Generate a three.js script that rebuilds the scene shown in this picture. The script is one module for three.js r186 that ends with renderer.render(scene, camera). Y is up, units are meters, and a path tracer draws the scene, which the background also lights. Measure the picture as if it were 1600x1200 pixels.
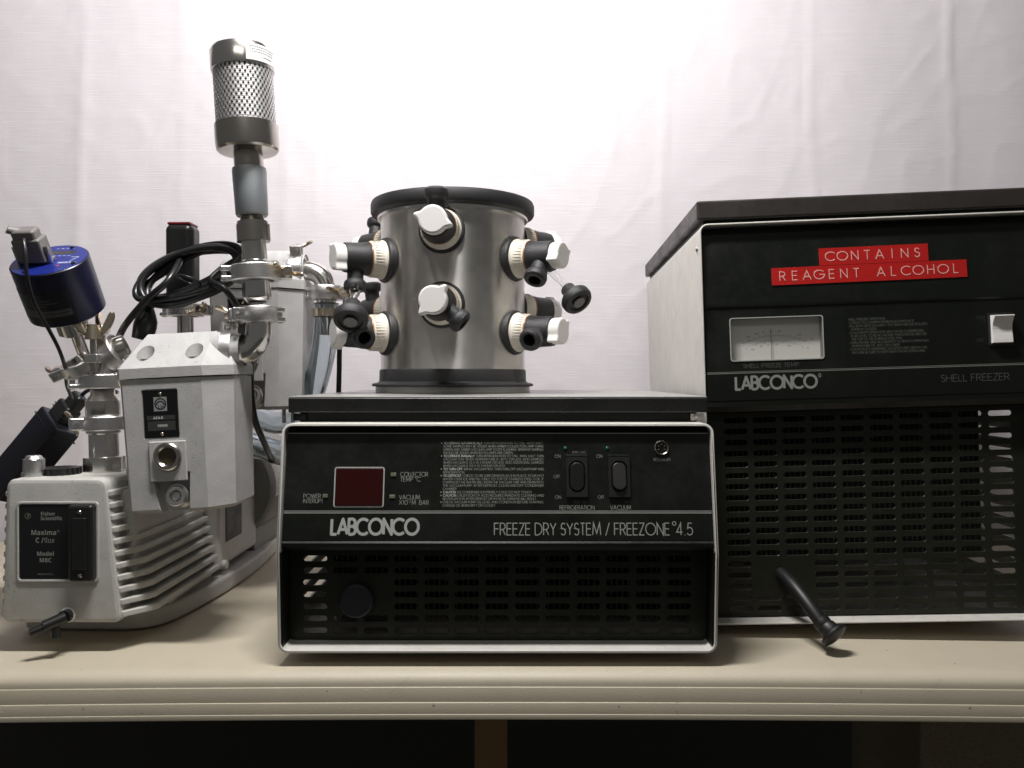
import * as THREE from 'three';
import { RoundedBoxGeometry } from 'three/addons/geometries/RoundedBoxGeometry.js';
import { ConvexGeometry } from 'three/addons/geometries/ConvexGeometry.js';
import { mergeGeometries, toCreasedNormals } from 'three/addons/utils/BufferGeometryUtils.js';
import { Brush, Evaluator, SUBTRACTION } from 'three-bvh-csg';
import { createNoise2D, createNoise3D } from 'simplex-noise';

// ───────────────────────── camera, light, exposure ─────────────────────────
const scene = new THREE.Scene();
const F = 1256, HORIZON = 590, EYE = 0.344;           // focal length in photo pixels, horizon row, lens height above the table top
const camera = new THREE.PerspectiveCamera(2 * Math.atan(600 / F) * 180 / Math.PI, 4 / 3, 0.05, 30);
camera.position.set(0, EYE, 0);
camera.lookAt(0, EYE - 10 / F, -1);
scene.add(camera);
const renderer = new THREE.WebGLRenderer({ antialias: true });
renderer.toneMapping = THREE.LinearToneMapping;
renderer.toneMappingExposure = 1.0;
renderer.shadowMap.enabled = true;
scene.background = new THREE.Color().setRGB(0.092, 0.091, 0.089);    // the dim room around

const LAMP = new THREE.Vector3(-0.15, 1.45, -0.74);
const TUBE = 0.46;                                       // a short fluorescent tube, lying along the table
for (let k = 0; k < 5; k++) {
  const l = new THREE.PointLight(new THREE.Color(1.0, 0.975, 0.965), 7.6 / 5, 0, 2);
  l.position.copy(LAMP).add(new THREE.Vector3((k - 2) * TUBE / 5.4, 0, 0)); l.shadow.radius = 2.4; l.castShadow = true; l.shadow.mapSize.set(1024, 1024);
  scene.add(l);
}
const roomLight = new THREE.RectAreaLight(new THREE.Color(1.0, 0.94, 0.86), 2.4, 1.0, 0.5);   // the room's ceiling light behind the photographer
roomLight.position.set(-0.22, 1.75, 0.6); roomLight.lookAt(0, 0.2, -1.1);
scene.add(roomLight);

// ───────────────────────── helpers ─────────────────────────
let seed = 77;
const rnd = () => { seed = (seed * 1664525 + 1013904223) >>> 0; return seed / 4294967296; };
const n2 = createNoise2D(rnd), n3 = createNoise3D(rnd);
const V = (x, y, z) => new THREE.Vector3(x, y, z);
const at = (u, v, d) => V((u - 800) * d / F, EYE - (v - HORIZON) * d / F, -d);
const lin = (r, g, b) => new THREE.Color().setRGB(r, g, b);
const UP = V(0, 1, 0);
const used = {};
function numbered(n) { const k = used[n] = (used[n] ?? -1) + 1; return k ? `${n}_${String(k).padStart(3, '0')}` : n; }
function thing(name, label, category, pos = [0, 0, 0], group) {
  const g = new THREE.Group(); g.name = numbered(name); g.position.set(...(pos.isVector3 ? pos.toArray() : pos));
  g.userData = { label, category }; if (group) g.userData.group = group; scene.add(g); return g;
}
function part(name, geo, mat, parent) { const m = new THREE.Mesh(Array.isArray(geo) ? merge(geo) : geo, mat); m.name = name; parent.add(m); return m; }
function partGroup(name, parent, pos) { const g = new THREE.Group(); g.name = name; if (pos) g.position.copy(pos); parent.add(g); return g; }
function merge(list) {
  return mergeGeometries(list.map((g) => { const c = g.index ? g.toNonIndexed() : g; for (const k of Object.keys(c.attributes)) if (!['position', 'normal', 'uv'].includes(k)) c.deleteAttribute(k); return c; }));
}
function metreUV(geo) {                                   // uv in metres from the dominant direction of each face
  const g = geo.index ? geo.toNonIndexed() : geo; const p = g.attributes.position, uv = new Float32Array(p.count * 2);
  const a = V(), b = V(), c = V(), n = V();
  for (let i = 0; i < p.count; i += 3) {
    a.fromBufferAttribute(p, i); b.fromBufferAttribute(p, i + 1); c.fromBufferAttribute(p, i + 2);
    n.copy(b).sub(a).cross(c.clone().sub(a));
    const ax = Math.abs(n.x), ay = Math.abs(n.y), az = Math.abs(n.z);
    [a, b, c].forEach((q, k) => { const s = (i + k) * 2; if (az >= ax && az >= ay) { uv[s] = q.x; uv[s + 1] = q.y; } else if (ax >= ay) { uv[s] = q.z; uv[s + 1] = q.y; } else { uv[s] = q.x; uv[s + 1] = q.z; } });
  }
  g.setAttribute('uv', new THREE.BufferAttribute(uv, 2)); return g;
}
const creased = (g, a) => { const k = 2000, c = toCreasedNormals(g.clone().scale(k, k, k), a); return c.scale(1 / k, 1 / k, 1 / k); };   // it welds at a hundredth of a unit, so enlarge first
const rbox = (w, h, d, r = 0.002, x = 0, y = 0, z = 0, s = 2) => metreUV(new RoundedBoxGeometry(w, h, d, s, Math.min(r, w / 2.01, h / 2.01, d / 2.01)).translate(x, y, z));
const cyl = (r1, r2, h, seg = 32, y = 0) => new THREE.CylinderGeometry(r1, r2, h, seg).translate(0, y, 0);          // along y
const lathe = (pts, seg = 48) => creased(new THREE.LatheGeometry(pts.map(([r, y]) => new THREE.Vector2(Math.max(r, 1e-5), y)), seg), 0.6);
function tubeGeo(pts, r, seg = 64, rs = 10, closed = false) { return new THREE.TubeGeometry(new THREE.CatmullRomCurve3(pts, closed, 'centripetal'), seg, r, rs, closed); }
function capped(pts, r, seg = 64, rs = 12) {
  const c = new THREE.CatmullRomCurve3(pts, false, 'centripetal'); const g = [new THREE.TubeGeometry(c, seg, r, rs, false)];
  for (const t of [0, 1]) g.push(new THREE.SphereGeometry(r, rs, 8).translate(...c.getPoint(t).toArray()));
  return merge(g);
}
function along(obj, pos, dir) { obj.position.copy(pos); obj.quaternion.setFromUnitVectors(UP, dir.clone().normalize()); return obj; }
function geoAlong(geo, pos, dir) { return geo.applyMatrix4(new THREE.Matrix4().compose(pos, new THREE.Quaternion().setFromUnitVectors(UP, dir.clone().normalize()), V(1, 1, 1))); }
function prismX(zy, x0, x1) {                             // polygon in (z, y) pulled along x
  const s = new THREE.Shape(zy.map(([z, y]) => new THREE.Vector2(-z, y)));
  return metreUV(new THREE.ExtrudeGeometry(s, { depth: x1 - x0, bevelEnabled: false }).rotateY(Math.PI / 2).translate(x0, 0, 0));
}
function prismY(xz, y0, y1, bevel = 0) {                  // polygon in (x, z) pulled up
  const s = new THREE.Shape(xz.map(([x, z]) => new THREE.Vector2(x, -z)));
  return metreUV(new THREE.ExtrudeGeometry(s, { depth: y1 - y0 - 2 * bevel, bevelEnabled: bevel > 0, bevelSize: bevel, bevelOffset: -bevel, bevelThickness: bevel, bevelSegments: 3 }).rotateX(-Math.PI / 2).translate(0, y0 + bevel, 0));
}
function roundRect(w, h, r, x = -w / 2, y = -h / 2, C = THREE.Shape) {
  const s = new C(); s.moveTo(x + r, y); s.lineTo(x + w - r, y); s.absarc(x + w - r, y + r, r, -Math.PI / 2, 0); s.lineTo(x + w, y + h - r); s.absarc(x + w - r, y + h - r, r, 0, Math.PI / 2);
  s.lineTo(x + r, y + h); s.absarc(x + r, y + h - r, r, Math.PI / 2, Math.PI); s.lineTo(x, y + r); s.absarc(x + r, y + r, r, Math.PI, Math.PI * 1.5); return s;
}
const slab = (shape, depth, bevel = 0, curve = 6) => metreUV(new THREE.ExtrudeGeometry(shape, { depth: depth - 2 * bevel, bevelEnabled: bevel > 0, bevelSize: bevel, bevelOffset: -bevel, bevelThickness: bevel, bevelSegments: 2, curveSegments: curve }).translate(0, 0, bevel));

const evaluator = new Evaluator(); evaluator.attributes = ['position', 'normal', 'uv'];
function cut(geo, ...tools) {                              // geometry minus tools
  const ready = (g) => { const b = new Brush(g.index ? g : g); b.updateMatrixWorld(); return b; };
  let a = ready(geo); for (const t of tools) a = evaluator.evaluate(a, ready(t), SUBTRACTION);
  const g = a.geometry; const out = g.index ? g.toNonIndexed() : g; out.clearGroups(); return out;
}
// textures
function noiseTex(size, fn, srgb = false) {
  const d = new Uint8Array(size * size * 4);
  for (let y = 0; y < size; y++) for (let x = 0; x < size; x++) { const v = fn(x / size, y / size, x, y), i = (y * size + x) * 4; const c = Array.isArray(v) ? v : [v, v, v]; for (let k = 0; k < 3; k++) d[i + k] = Math.max(0, Math.min(255, c[k] * 255)); d[i + 3] = 255; }
  const t = new THREE.DataTexture(d, size, size); t.wrapS = t.wrapT = THREE.RepeatWrapping; t.magFilter = THREE.LinearFilter; t.minFilter = THREE.LinearMipmapLinearFilter; t.generateMipmaps = true; if (srgb) t.colorSpace = THREE.SRGBColorSpace; t.needsUpdate = true; return t;
}
const hash = (x, y, k) => { let h = (x * 374761393 + y * 668265263 + k * 2147483647 + 1013) | 0; h = Math.imul(h ^ (h >>> 13), 1274126177); h ^= h >>> 16; return (h >>> 0) / 2147483648 - 1; };
const fade = (t) => t * t * t * (t * (t * 6 - 15) + 10);
const periodic = (u, v, f, k = 0) => {                    // tileable value noise, f cells across
  const x = u * f, y = v * f, x0 = Math.floor(x), y0 = Math.floor(y), a = fade(x - x0), b = fade(y - y0), X0 = x0 % f, X1 = (x0 + 1) % f, Y0 = y0 % f, Y1 = (y0 + 1) % f;
  const p = hash(X0, Y0, k), q = hash(X1, Y0, k), r = hash(X0, Y1, k), w = hash(X1, Y1, k); return (p + (q - p) * a) * (1 - b) + (r + (w - r) * a) * b;
};
function rep(t, metres) { const c = t.clone(); c.repeat.set(1 / metres, 1 / metres); c.needsUpdate = true; return c; }
const castTex = noiseTex(512, (u, v) => 0.5 + 0.28 * periodic(u, v, 70) + 0.2 * periodic(u, v, 140, 2));
const grimeTex = noiseTex(512, (u, v) => { const p = periodic(u, v, 60, 21), q = periodic(u, v, 9, 22); let a = 0.955 + 0.02 * periodic(u, v, 7, 23) + 0.02 * periodic(u, v, 23, 24) + 0.012 * (rnd() - 0.5); if (p > 0.72 && q > 0.25) a -= 0.5 * (p - 0.72); return [a, a * 0.995, a * 0.98]; }, true);
const touchTex = noiseTex(512, (u, v) => { const a = 0.5 + 0.3 * periodic(u, v, 4, 31) + 0.22 * periodic(u, v, 11, 32) + 0.15 * periodic(u, v * 1, 37, 33) + 0.1 * (rnd() - 0.5); return Math.max(0.45, Math.min(1, 0.42 + 0.55 * a)); });
const smudgeRough = (lo, hi) => noiseTex(512, (u, v) => { const a = 0.5 + 0.35 * periodic(u, v, 5, 3) + 0.2 * periodic(u, v, 17, 4) + 0.12 * (rnd() - 0.5); return lo + (hi - lo) * Math.max(0, Math.min(1, a)); });
function canvasTex(w, h, draw) {
  const c = document.createElement('canvas'); c.width = w; c.height = h; const x = c.getContext('2d'); draw(x, w, h);
  const t = new THREE.CanvasTexture(c); t.colorSpace = THREE.SRGBColorSpace; t.anisotropy = 8; return t;
}

// a single-line geometric alphabet (round O, C, G and narrow E, F, L) for the printed legends. x, y in cap heights, y up
const arc = (cx, cy, rx, ry, a0, a1, n = 18) => Array.from({ length: n + 1 }, (_, i) => { const a = (a0 + (a1 - a0) * i / n) * Math.PI / 180; return [cx + rx * Math.cos(a), cy + ry * Math.sin(a)]; });
const G = {
  A: [0.72, [[0, 0], [0.36, 1], [0.72, 0]], [[0.14, 0.32], [0.58, 0.32]]],
  B: [0.52, [[0, 0], [0, 1], [0.26, 1], ...arc(0.26, 0.76, 0.22, 0.24, 90, -90, 8), [0, 0.52]], [[0.24, 0.52], ...arc(0.26, 0.26, 0.26, 0.26, 90, -90, 8), [0, 0]]],
  C: [0.86, arc(0.5, 0.5, 0.5, 0.5, 46, 314, 24)], D: [0.7, [[0, 0], [0, 1], [0.2, 1], ...arc(0.2, 0.5, 0.5, 0.5, 90, -90, 14), [0, 0]]],
  E: [0.46, [[0.46, 1], [0, 1], [0, 0], [0.46, 0]], [[0, 0.52], [0.43, 0.52]]], F: [0.44, [[0.44, 1], [0, 1], [0, 0]], [[0, 0.52], [0.4, 0.52]]],
  G: [0.98, [...arc(0.5, 0.5, 0.5, 0.5, 46, 360, 26), [0.55, 0.5]]], H: [0.6, [[0, 0], [0, 1]], [[0.6, 0], [0.6, 1]], [[0, 0.52], [0.6, 0.52]]], I: [0.02, [[0.01, 0], [0.01, 1]]],
  J: [0.4, [[0.4, 1], [0.4, 0.2], ...arc(0.2, 0.2, 0.2, 0.2, 0, -180, 8)]], K: [0.56, [[0, 0], [0, 1]], [[0.52, 1], [0, 0.48], [0.56, 0]]], L: [0.4, [[0, 1], [0, 0], [0.4, 0]]],
  M: [0.82, [[0, 0], [0.1, 1], [0.41, 0.15], [0.72, 1], [0.82, 0]]], N: [0.62, [[0, 0], [0, 1], [0.62, 0], [0.62, 1]]], O: [1, arc(0.5, 0.5, 0.5, 0.5, 0, 360, 28)],
  P: [0.5, [[0, 0], [0, 1], [0.23, 1], ...arc(0.23, 0.73, 0.27, 0.27, 90, -90, 8), [0, 0.46]]], Q: [1, arc(0.5, 0.5, 0.5, 0.5, 0, 360, 28), [[0.6, 0.3], [0.95, 0]]],
  R: [0.52, [[0, 0], [0, 1], [0.23, 1], ...arc(0.23, 0.73, 0.27, 0.27, 90, -90, 8), [0, 0.46]], [[0.25, 0.46], [0.52, 0]]],
  S: [0.46, [...arc(0.24, 0.76, 0.2, 0.24, 30, 270, 12), ...arc(0.23, 0.26, 0.23, 0.26, 90, -150, 12)]], T: [0.46, [[0, 1], [0.46, 1]], [[0.23, 1], [0.23, 0]]],
  U: [0.56, [[0, 1], [0, 0.28], ...arc(0.28, 0.28, 0.28, 0.28, 180, 360, 12), [0.56, 1]]], V: [0.64, [[0, 1], [0.32, 0], [0.64, 1]]], W: [0.94, [[0, 1], [0.24, 0], [0.47, 0.95], [0.7, 0], [0.94, 1]]],
  X: [0.58, [[0, 1], [0.58, 0]], [[0.58, 1], [0, 0]]], Y: [0.58, [[0, 1], [0.29, 0.48], [0.58, 1]], [[0.29, 0.48], [0.29, 0]]], Z: [0.5, [[0, 1], [0.5, 1], [0, 0], [0.5, 0]]],
  0: [0.56, arc(0.28, 0.5, 0.28, 0.5, 0, 360, 22)], 1: [0.2, [[0, 0.88], [0.16, 1], [0.16, 0]]], 2: [0.5, [...arc(0.25, 0.74, 0.25, 0.26, 170, -20, 10), [0, 0], [0.5, 0]]],
  3: [0.5, [...arc(0.24, 0.76, 0.22, 0.24, 150, -90, 10), ...arc(0.24, 0.27, 0.25, 0.27, 90, -150, 10)]], 4: [0.58, [[0.42, 0], [0.42, 1], [0, 0.24], [0.58, 0.24]]],
  5: [0.5, [[0.45, 1], [0.1, 1], [0.04, 0.56], ...arc(0.22, 0.32, 0.28, 0.32, 110, -150, 12)]],
  '.': [0.06, [[0, 0], [0.06, 0]]], ',': [0.08, [[0.06, 0.05], [0, -0.14]]], ':': [0.06, [[0, 0.08], [0.06, 0.08]], [[0, 0.62], [0.06, 0.62]]], '-': [0.3, [[0, 0.42], [0.3, 0.42]]], '/': [0.4, [[0, -0.05], [0.4, 1.05]]],
  '"': [0.14, [[0, 1], [0, 0.75]], [[0.14, 1], [0.14, 0.75]]], '(': [0.14, arc(0.5, 0.5, 0.5, 0.65, 130, 230, 8)], ')': [0.14, arc(-0.36, 0.5, 0.5, 0.65, 50, -50, 8)],
  '°': [0.2, arc(0.1, 0.9, 0.1, 0.1, 0, 360, 10)], '®': [0.3, arc(0.14, 0.9, 0.14, 0.14, 0, 360, 12)], '•': [0.3, arc(0.12, 0.45, 0.1, 0.1, 0, 360, 8), [[0.08, 0.45], [0.16, 0.45]]],
};
function legend(ctx, text, x, y, h, o = {}) {             // y: baseline; o: width (fit), weight, track, mono, slope
  const gap = o.track ?? 0.2, space = 0.34; let w = 0; const spots = [];
  for (const ch of text) { if (ch === ' ') { w += o.mono ?? space; continue; } const g = G[ch]; if (!g) continue; spots.push([g, o.mono ? w + (o.mono - g[0] * (o.squash ?? 1)) / 2 : w]); w += o.mono ?? (g[0] + gap); }
  if (!o.mono) w -= gap; const sx = o.width ? o.width / w : h;
  ctx.lineWidth = (o.weight ?? 0.11) * h; ctx.lineCap = o.cap ?? 'butt'; ctx.lineJoin = o.join ?? 'miter'; ctx.strokeStyle = o.color ?? '#b9bab4';
  for (const [g, gx] of spots) for (const line of g.slice(1)) { ctx.beginPath(); line.forEach(([px, py], i) => ctx[i ? 'lineTo' : 'moveTo'](x + (gx + px * (o.mono ? (o.squash ?? 1) : 1)) * sx, y - py * h)); ctx.stroke(); }
  return w * sx;
}

// materials
const S = (o) => new THREE.MeshStandardMaterial(o), P = (o) => new THREE.MeshPhysicalMaterial(o);
const M = {
  castWhite: S({ map: rep(grimeTex, 0.19), color: lin(0.5, 0.5, 0.51), roughness: 0.5, bumpMap: rep(castTex, 0.08), bumpScale: 0.0002 }),
  pumpWhite: S({ map: rep(grimeTex, 0.23), color: lin(0.52, 0.52, 0.5), roughness: 0.48, bumpMap: rep(castTex, 0.1), bumpScale: 0.00013 }),
  caseWhite: S({ map: rep(grimeTex, 0.31), color: lin(0.64, 0.63, 0.6), roughness: 0.42, bumpMap: rep(castTex, 0.05), bumpScale: 0.00006 }),
  motorGrey: S({ color: lin(0.2, 0.2, 0.19), roughness: 0.5, bumpMap: rep(castTex, 0.09), bumpScale: 0.0003 }),
  steel: S({ color: lin(0.76, 0.74, 0.71), metalness: 1, roughness: 0.2 }),
  castSteel: S({ color: lin(0.78, 0.77, 0.76), metalness: 1, roughness: 0.27, bumpMap: rep(castTex, 0.03), bumpScale: 0.0001 }),
  darkSteel: S({ color: lin(0.52, 0.49, 0.45), metalness: 1, roughness: 0.23 }),
  zinc: S({ color: lin(0.42, 0.45, 0.47), metalness: 0.85, roughness: 0.48, bumpMap: rep(castTex, 0.04), bumpScale: 0.0001 }),
  brass: S({ color: lin(0.68, 0.59, 0.45), metalness: 1, roughness: 0.26 }),
  rubber: S({ color: lin(0.018, 0.018, 0.019), roughness: 0.5, bumpMap: rep(castTex, 0.04), bumpScale: 0.0001 }),
  blackPlastic: S({ color: lin(0.012, 0.012, 0.012), roughness: 0.35 }),
  cord: S({ color: lin(0.012, 0.012, 0.013), roughness: 0.32 }),
  blackPanel: P({ color: lin(0.006, 0.0075, 0.0055), specularIntensity: 0.6, roughness: 0.62, roughnessMap: rep(touchTex, 0.22), bumpMap: rep(castTex, 0.05), bumpScale: 0.00006 }),
  grillePaint: P({ color: lin(0.0135, 0.0145, 0.0095), specularIntensity: 0.6, roughness: 0.7, roughnessMap: rep(touchTex, 0.17), bumpMap: rep(castTex, 0.05), bumpScale: 0.00006 }),
  blackTop: S({ color: lin(0.011, 0.011, 0.0105), roughness: 0.5, roughnessMap: rep(touchTex, 0.2), bumpMap: rep(castTex, 0.05), bumpScale: 0.00008 }),
  topSheet: S({ color: lin(0.3, 0.295, 0.28), roughness: 0.3, bumpMap: rep(castTex, 0.05), bumpScale: 0.00008 }),
  brownLid: S({ color: lin(0.026, 0.022, 0.019), roughness: 0.7, roughnessMap: rep(touchTex, 0.2), bumpMap: rep(castTex, 0.05), bumpScale: 0.0002 }),
  condenserPaint: S({ color: lin(0.2, 0.2, 0.195), roughness: 0.7 }),
  whitePlastic: S({ color: lin(0.74, 0.72, 0.69), roughness: 0.4 }),
  ivory: S({ color: lin(0.68, 0.64, 0.55), roughness: 0.45 }),
  amber: S({ color: lin(0.3, 0.12, 0.03), roughness: 0.35 }),
  blue: S({ color: lin(0.0035, 0.0045, 0.024), roughness: 0.34 }),
  navy: S({ color: lin(0.006, 0.0065, 0.012), roughness: 0.4 }),
  greyPlastic: S({ color: lin(0.16, 0.15, 0.145), roughness: 0.5 }),
  red: S({ color: lin(0.16, 0.008, 0.012), roughness: 0.35 }),
  knob: S({ color: lin(0.012, 0.0145, 0.018), roughness: 0.45, bumpMap: rep(castTex, 0.05), bumpScale: 0.0001 }),
  display: S({ color: lin(0.024, 0.0016, 0.0012), roughness: 0.12 }),
  green: S({ color: lin(0.004, 0.06, 0.025), roughness: 0.2 }),
  lens: S({ color: lin(0.12, 0.12, 0.08), roughness: 0.3 }),
  hose: P({ color: lin(0.93, 0.96, 0.97), roughness: 0.06, transmission: 1, thickness: 0.02, ior: 1.42, attenuationColor: lin(0.52, 0.58, 0.61), attenuationDistance: 0.018 }),
  glass: P({ color: lin(1, 1, 1), roughness: 0.02, transmission: 1, thickness: 0.01, ior: 1.47 }),
  pane: P({ color: lin(1, 1, 1), roughness: 0.03, transmission: 1, thickness: 0, ior: 1.45 }),
  wood: S({ color: lin(0.3, 0.17, 0.07), roughness: 0.7 }), carton: S({ color: lin(0.3, 0.25, 0.16), roughness: 0.85, bumpMap: rep(castTex, 0.2), bumpScale: 0.004 }),
  legSteel: S({ color: lin(0.25, 0.25, 0.25), metalness: 1, roughness: 0.4 }),
};

// ───────────────────────── setting ─────────────────────────
{ // floor
  const f = part('floor', new THREE.PlaneGeometry(7, 6).rotateX(-Math.PI / 2).translate(0, -0.74, -1), S({ color: lin(0.07, 0.068, 0.06), roughness: 0.9, bumpMap: rep(castTex, 0.3), bumpScale: 0.001 }), scene);
  f.userData = { kind: 'structure' };
  const w = part('wall', new THREE.BoxGeometry(7, 3.4, 0.1).translate(0, 0.96, -2.75), S({ color: lin(0.08, 0.082, 0.07), roughness: 0.9 }), scene);
  w.userData = { kind: 'structure' };
}
{ // hanging tarp
  const W = 3.4, H = 1.9, nx = 340, ny = 190, g = new THREE.PlaneGeometry(W, H, nx, ny), p = g.attributes.position, uv = g.attributes.uv;
  const creaseX = [[-0.93, 0.006, 0.02], [-0.71, 0.005, 0.03], [-0.49, 0.003, 0.012], [0.325, 0.0032, 0.006], [0.65, 0.0035, 0.006], [0.94, 0.004, 0.007], [-0.05, 0.002, 0.01]];
  for (let i = 0; i < p.count; i++) {
    const x = p.getX(i), y = p.getY(i);
    let z = 0.009 * n2(x * 1.3, y * 0.35) + 0.003 * n2(x * 3.1 + 5, y * 0.9 + 2);
    for (const [cx, h, w] of creaseX) { const t = Math.abs(x - cx - 0.012 * n2(y * 1.3, cx * 9)) / w; z += h * Math.exp(-t) * (0.6 + 0.5 * n2(y * 2, cx * 5)); }
    const rx = x * 0.85 - y * 0.52, ry = x * 0.52 + y * 0.85;     // long slanting wrinkles
    const q = n2(rx * 1.7 + 3, ry * 6.5); z += 0.0013 * Math.pow(1 - Math.abs(q), 7) * (0.5 + 0.5 * n2(x * 2, y * 2 + 9));
    const q2 = n2(rx * 7 + 13, ry * 2.3 + 4); z += 0.0012 * Math.pow(1 - Math.abs(q2), 6) * (0.5 + 0.5 * n2(x * 2.4 + 4, y * 2.1));
    const q3 = n2(x * 5.5 + 31, y * 4.2 + 8); z += 0.0012 * Math.pow(1 - Math.abs(q3), 9);
    z += 0.0004 * n2(x * 14, y * 11);
    p.setZ(i, z); uv.setXY(i, x + W / 2, y + H / 2);
  }
  g.computeVertexNormals(); g.translate(0, H / 2 - 0.12, -1.74);
  const rowsN = Array.from({ length: 1024 }, () => rnd()), colsN = Array.from({ length: 1024 }, () => rnd());
  const slubAt = (u, v, y) => rowsN[y] * Math.max(0, 0.45 + 0.75 * n3(Math.cos(u * 6.2832) * 1.6, Math.sin(u * 6.2832) * 1.6, y * 0.37));
  const warpAt = (u, v, x) => colsN[x] * Math.max(0, 0.4 + 0.7 * n3(Math.cos(v * 6.2832) * 1.2, Math.sin(v * 6.2832) * 1.2, x * 0.41 + 50));
  const weave = noiseTex(1024, (u, v, x, y) => 0.12 + 0.6 * slubAt(u, v, y) ** 1.6 + 0.14 * warpAt(u, v, x) + 0.1 * rnd());
  const tint = noiseTex(1024, (u, v, x, y) => { const s = 0.93 + 0.026 * (slubAt(u, v, y) - 0.3) + 0.008 * (warpAt(u, v, x) - 0.3) + 0.02 * (rnd() - 0.5); return [s, s * 0.985, s * 0.992]; }, true);
  const wT = weave.clone(); wT.repeat.set(1.25, 1.25); const tT = tint.clone(); tT.repeat.set(1.25, 1.25); wT.needsUpdate = tT.needsUpdate = true;
  const m = part('backdrop_tarp', g, P({ color: lin(0.77, 0.757, 0.773), map: tT, roughness: 0.55, bumpMap: wT, bumpScale: 0.0004, side: THREE.DoubleSide }), scene);
  m.userData = { label: 'wrinkled white woven tarp hanging behind the table', category: 'tarp' };
}
{ // folding table
  const t = thing('folding_table', 'cream plastic folding table with ribbed rounded edge carrying the equipment', 'table');
  const prof = [[-1.68, 0], [-1.3, 0], [-1.05, 0], [-0.955, 0]];
  for (let i = 1; i <= 8; i++) { const a = i / 8 * Math.PI / 2; prof.push([-0.955 + 0.02 * Math.sin(a), -0.014 + 0.014 * Math.cos(a)]); }
  prof.push([-0.9347, -0.0165], [-0.9339, -0.017], [-0.9335, -0.0178], [-0.9335, -0.034], [-0.9327, -0.0345], [-0.9323, -0.0354], [-0.9323, -0.0475], [-0.9318, -0.048], [-0.9316, -0.0487], [-0.932, -0.0535], [-0.9365, -0.056], [-0.95, -0.056], [-0.952, -0.03], [-1.2, -0.028], [-1.68, -0.028], [-1.68, 0]);
  const nx = 60, X = 1.22, pos = [], idx = [];
  for (let i = 0; i <= nx; i++) { const x = -X + 2 * X * i / nx; for (const [z, y] of prof) { const k = Math.max(0, (z + 1.3) / 0.36); pos.push(x, y, z + k * 0.011 * (x / 0.66) ** 2); } }
  const n = prof.length; for (let i = 0; i < nx; i++) for (let j = 0; j < n - 1; j++) { const a = i * n + j, b = a + n; idx.push(a, a + 1, b, b, a + 1, b + 1); }
  let g = new THREE.BufferGeometry(); g.setAttribute('position', new THREE.Float32BufferAttribute(pos, 3)); g.setIndex(idx); g = creased(g, 0.5);
  const marks = new Float32Array(1024 * 1024), mark = (x, y, v) => { const q = (((y | 0) + 2048) & 1023) * 1024 + (((x | 0) + 2048) & 1023); marks[q] = Math.max(marks[q], v); };
  for (let k = 0; k < 110; k++) { const cx = rnd() * 1024, cy = rnd() * 1024, r = 0.7 + 2.2 * rnd() ** 3, v = 0.1 + 0.22 * rnd(); for (let y = -4; y <= 4; y++) for (let x = -4; x <= 4; x++) if (Math.hypot(x, y) <= r * (0.7 + 0.5 * rnd())) mark(cx + x, cy + y, v); }
  for (let k = 0; k < 16; k++) { let x = rnd() * 1024, y = rnd() * 1024, a = rnd() * 6.28, v = 0.06 + 0.1 * rnd(); const n = 15 + 60 * rnd(); for (let i = 0; i < n; i++) { mark(x, y, v * (0.6 + 0.4 * rnd())); x += Math.cos(a); y += Math.sin(a); a += 0.03 * (rnd() - 0.5); } }
  const stain = noiseTex(1024, (u, v, x, y) => { const s = 0.9 + 0.008 * n2(u * 9, v * 9) + 0.03 * (rnd() - 0.5) - marks[y * 1024 + x]; return [s, s * 0.985, s * 0.955]; }, true);
  part('tabletop', metreUV(g), S({ color: lin(0.62, 0.575, 0.475), map: rep(stain, 0.62), roughness: 0.52, bumpMap: rep(castTex, 0.06), bumpScale: 0.00012 }), t);
  for (const sx of [-1, 1]) part('leg_frame', [geoAlong(cyl(0.014, 0.014, 0.71, 12), V(sx * 1.12, -0.385, -1.02), UP), geoAlong(cyl(0.014, 0.014, 0.71, 12), V(sx * 1.12, -0.385, -1.58), UP), geoAlong(cyl(0.012, 0.012, 0.56, 12), V(sx * 1.12, -0.6, -1.3), V(0, 0, 1))], M.legSteel, t);
}

// ───────────────────────── freeze dryer ─────────────────────────
function caseRing(w, y0, y1, r, th, ys, depth) {          // wrap-around sheet case, front edge later bent
  const outline = (C, i) => { const W = w / 2 - i, a = y0 + i, b = y1 - i, q = Math.max(0.002, r - i), pts = []; const arcs = (cx, cy, s) => { for (let k = 0; k <= 6; k++) { const t = s + k / 6 * Math.PI / 2; pts.push(new THREE.Vector2(cx + q * Math.cos(t), cy + q * Math.sin(t))); } };
    arcs(W - q, a + q, -Math.PI / 2); for (const y of ys) pts.push(new THREE.Vector2(W, y)); arcs(W - q, b - q, 0); arcs(-W + q, b - q, Math.PI / 2); for (const y of [...ys].reverse()) pts.push(new THREE.Vector2(-W, y)); arcs(-W + q, a + q, Math.PI); return new C(pts); };
  const s = outline(THREE.Shape, 0); s.holes.push(outline(THREE.Path, th));
  return new THREE.ExtrudeGeometry(s, { depth, bevelEnabled: true, bevelSize: 0.0007, bevelOffset: -0.0007, bevelThickness: 0.0007, bevelSegments: 1 }).translate(0, 0, -depth);
}
function slotShape(w, h, x, y) { const r = h / 2, p = new THREE.Path(); p.moveTo(x + r, y - r); p.lineTo(x + w - r, y - r); p.absarc(x + w - r, y, r, -Math.PI / 2, Math.PI / 2); p.lineTo(x + r, y + r); p.absarc(x + r, y, r, Math.PI / 2, Math.PI * 1.5); return p; }
const dryer = thing('freeze_dryer', 'low black fronted laboratory freeze dryer with red display window', 'freeze dryer', [-0.0172, 0, 0]);
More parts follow.
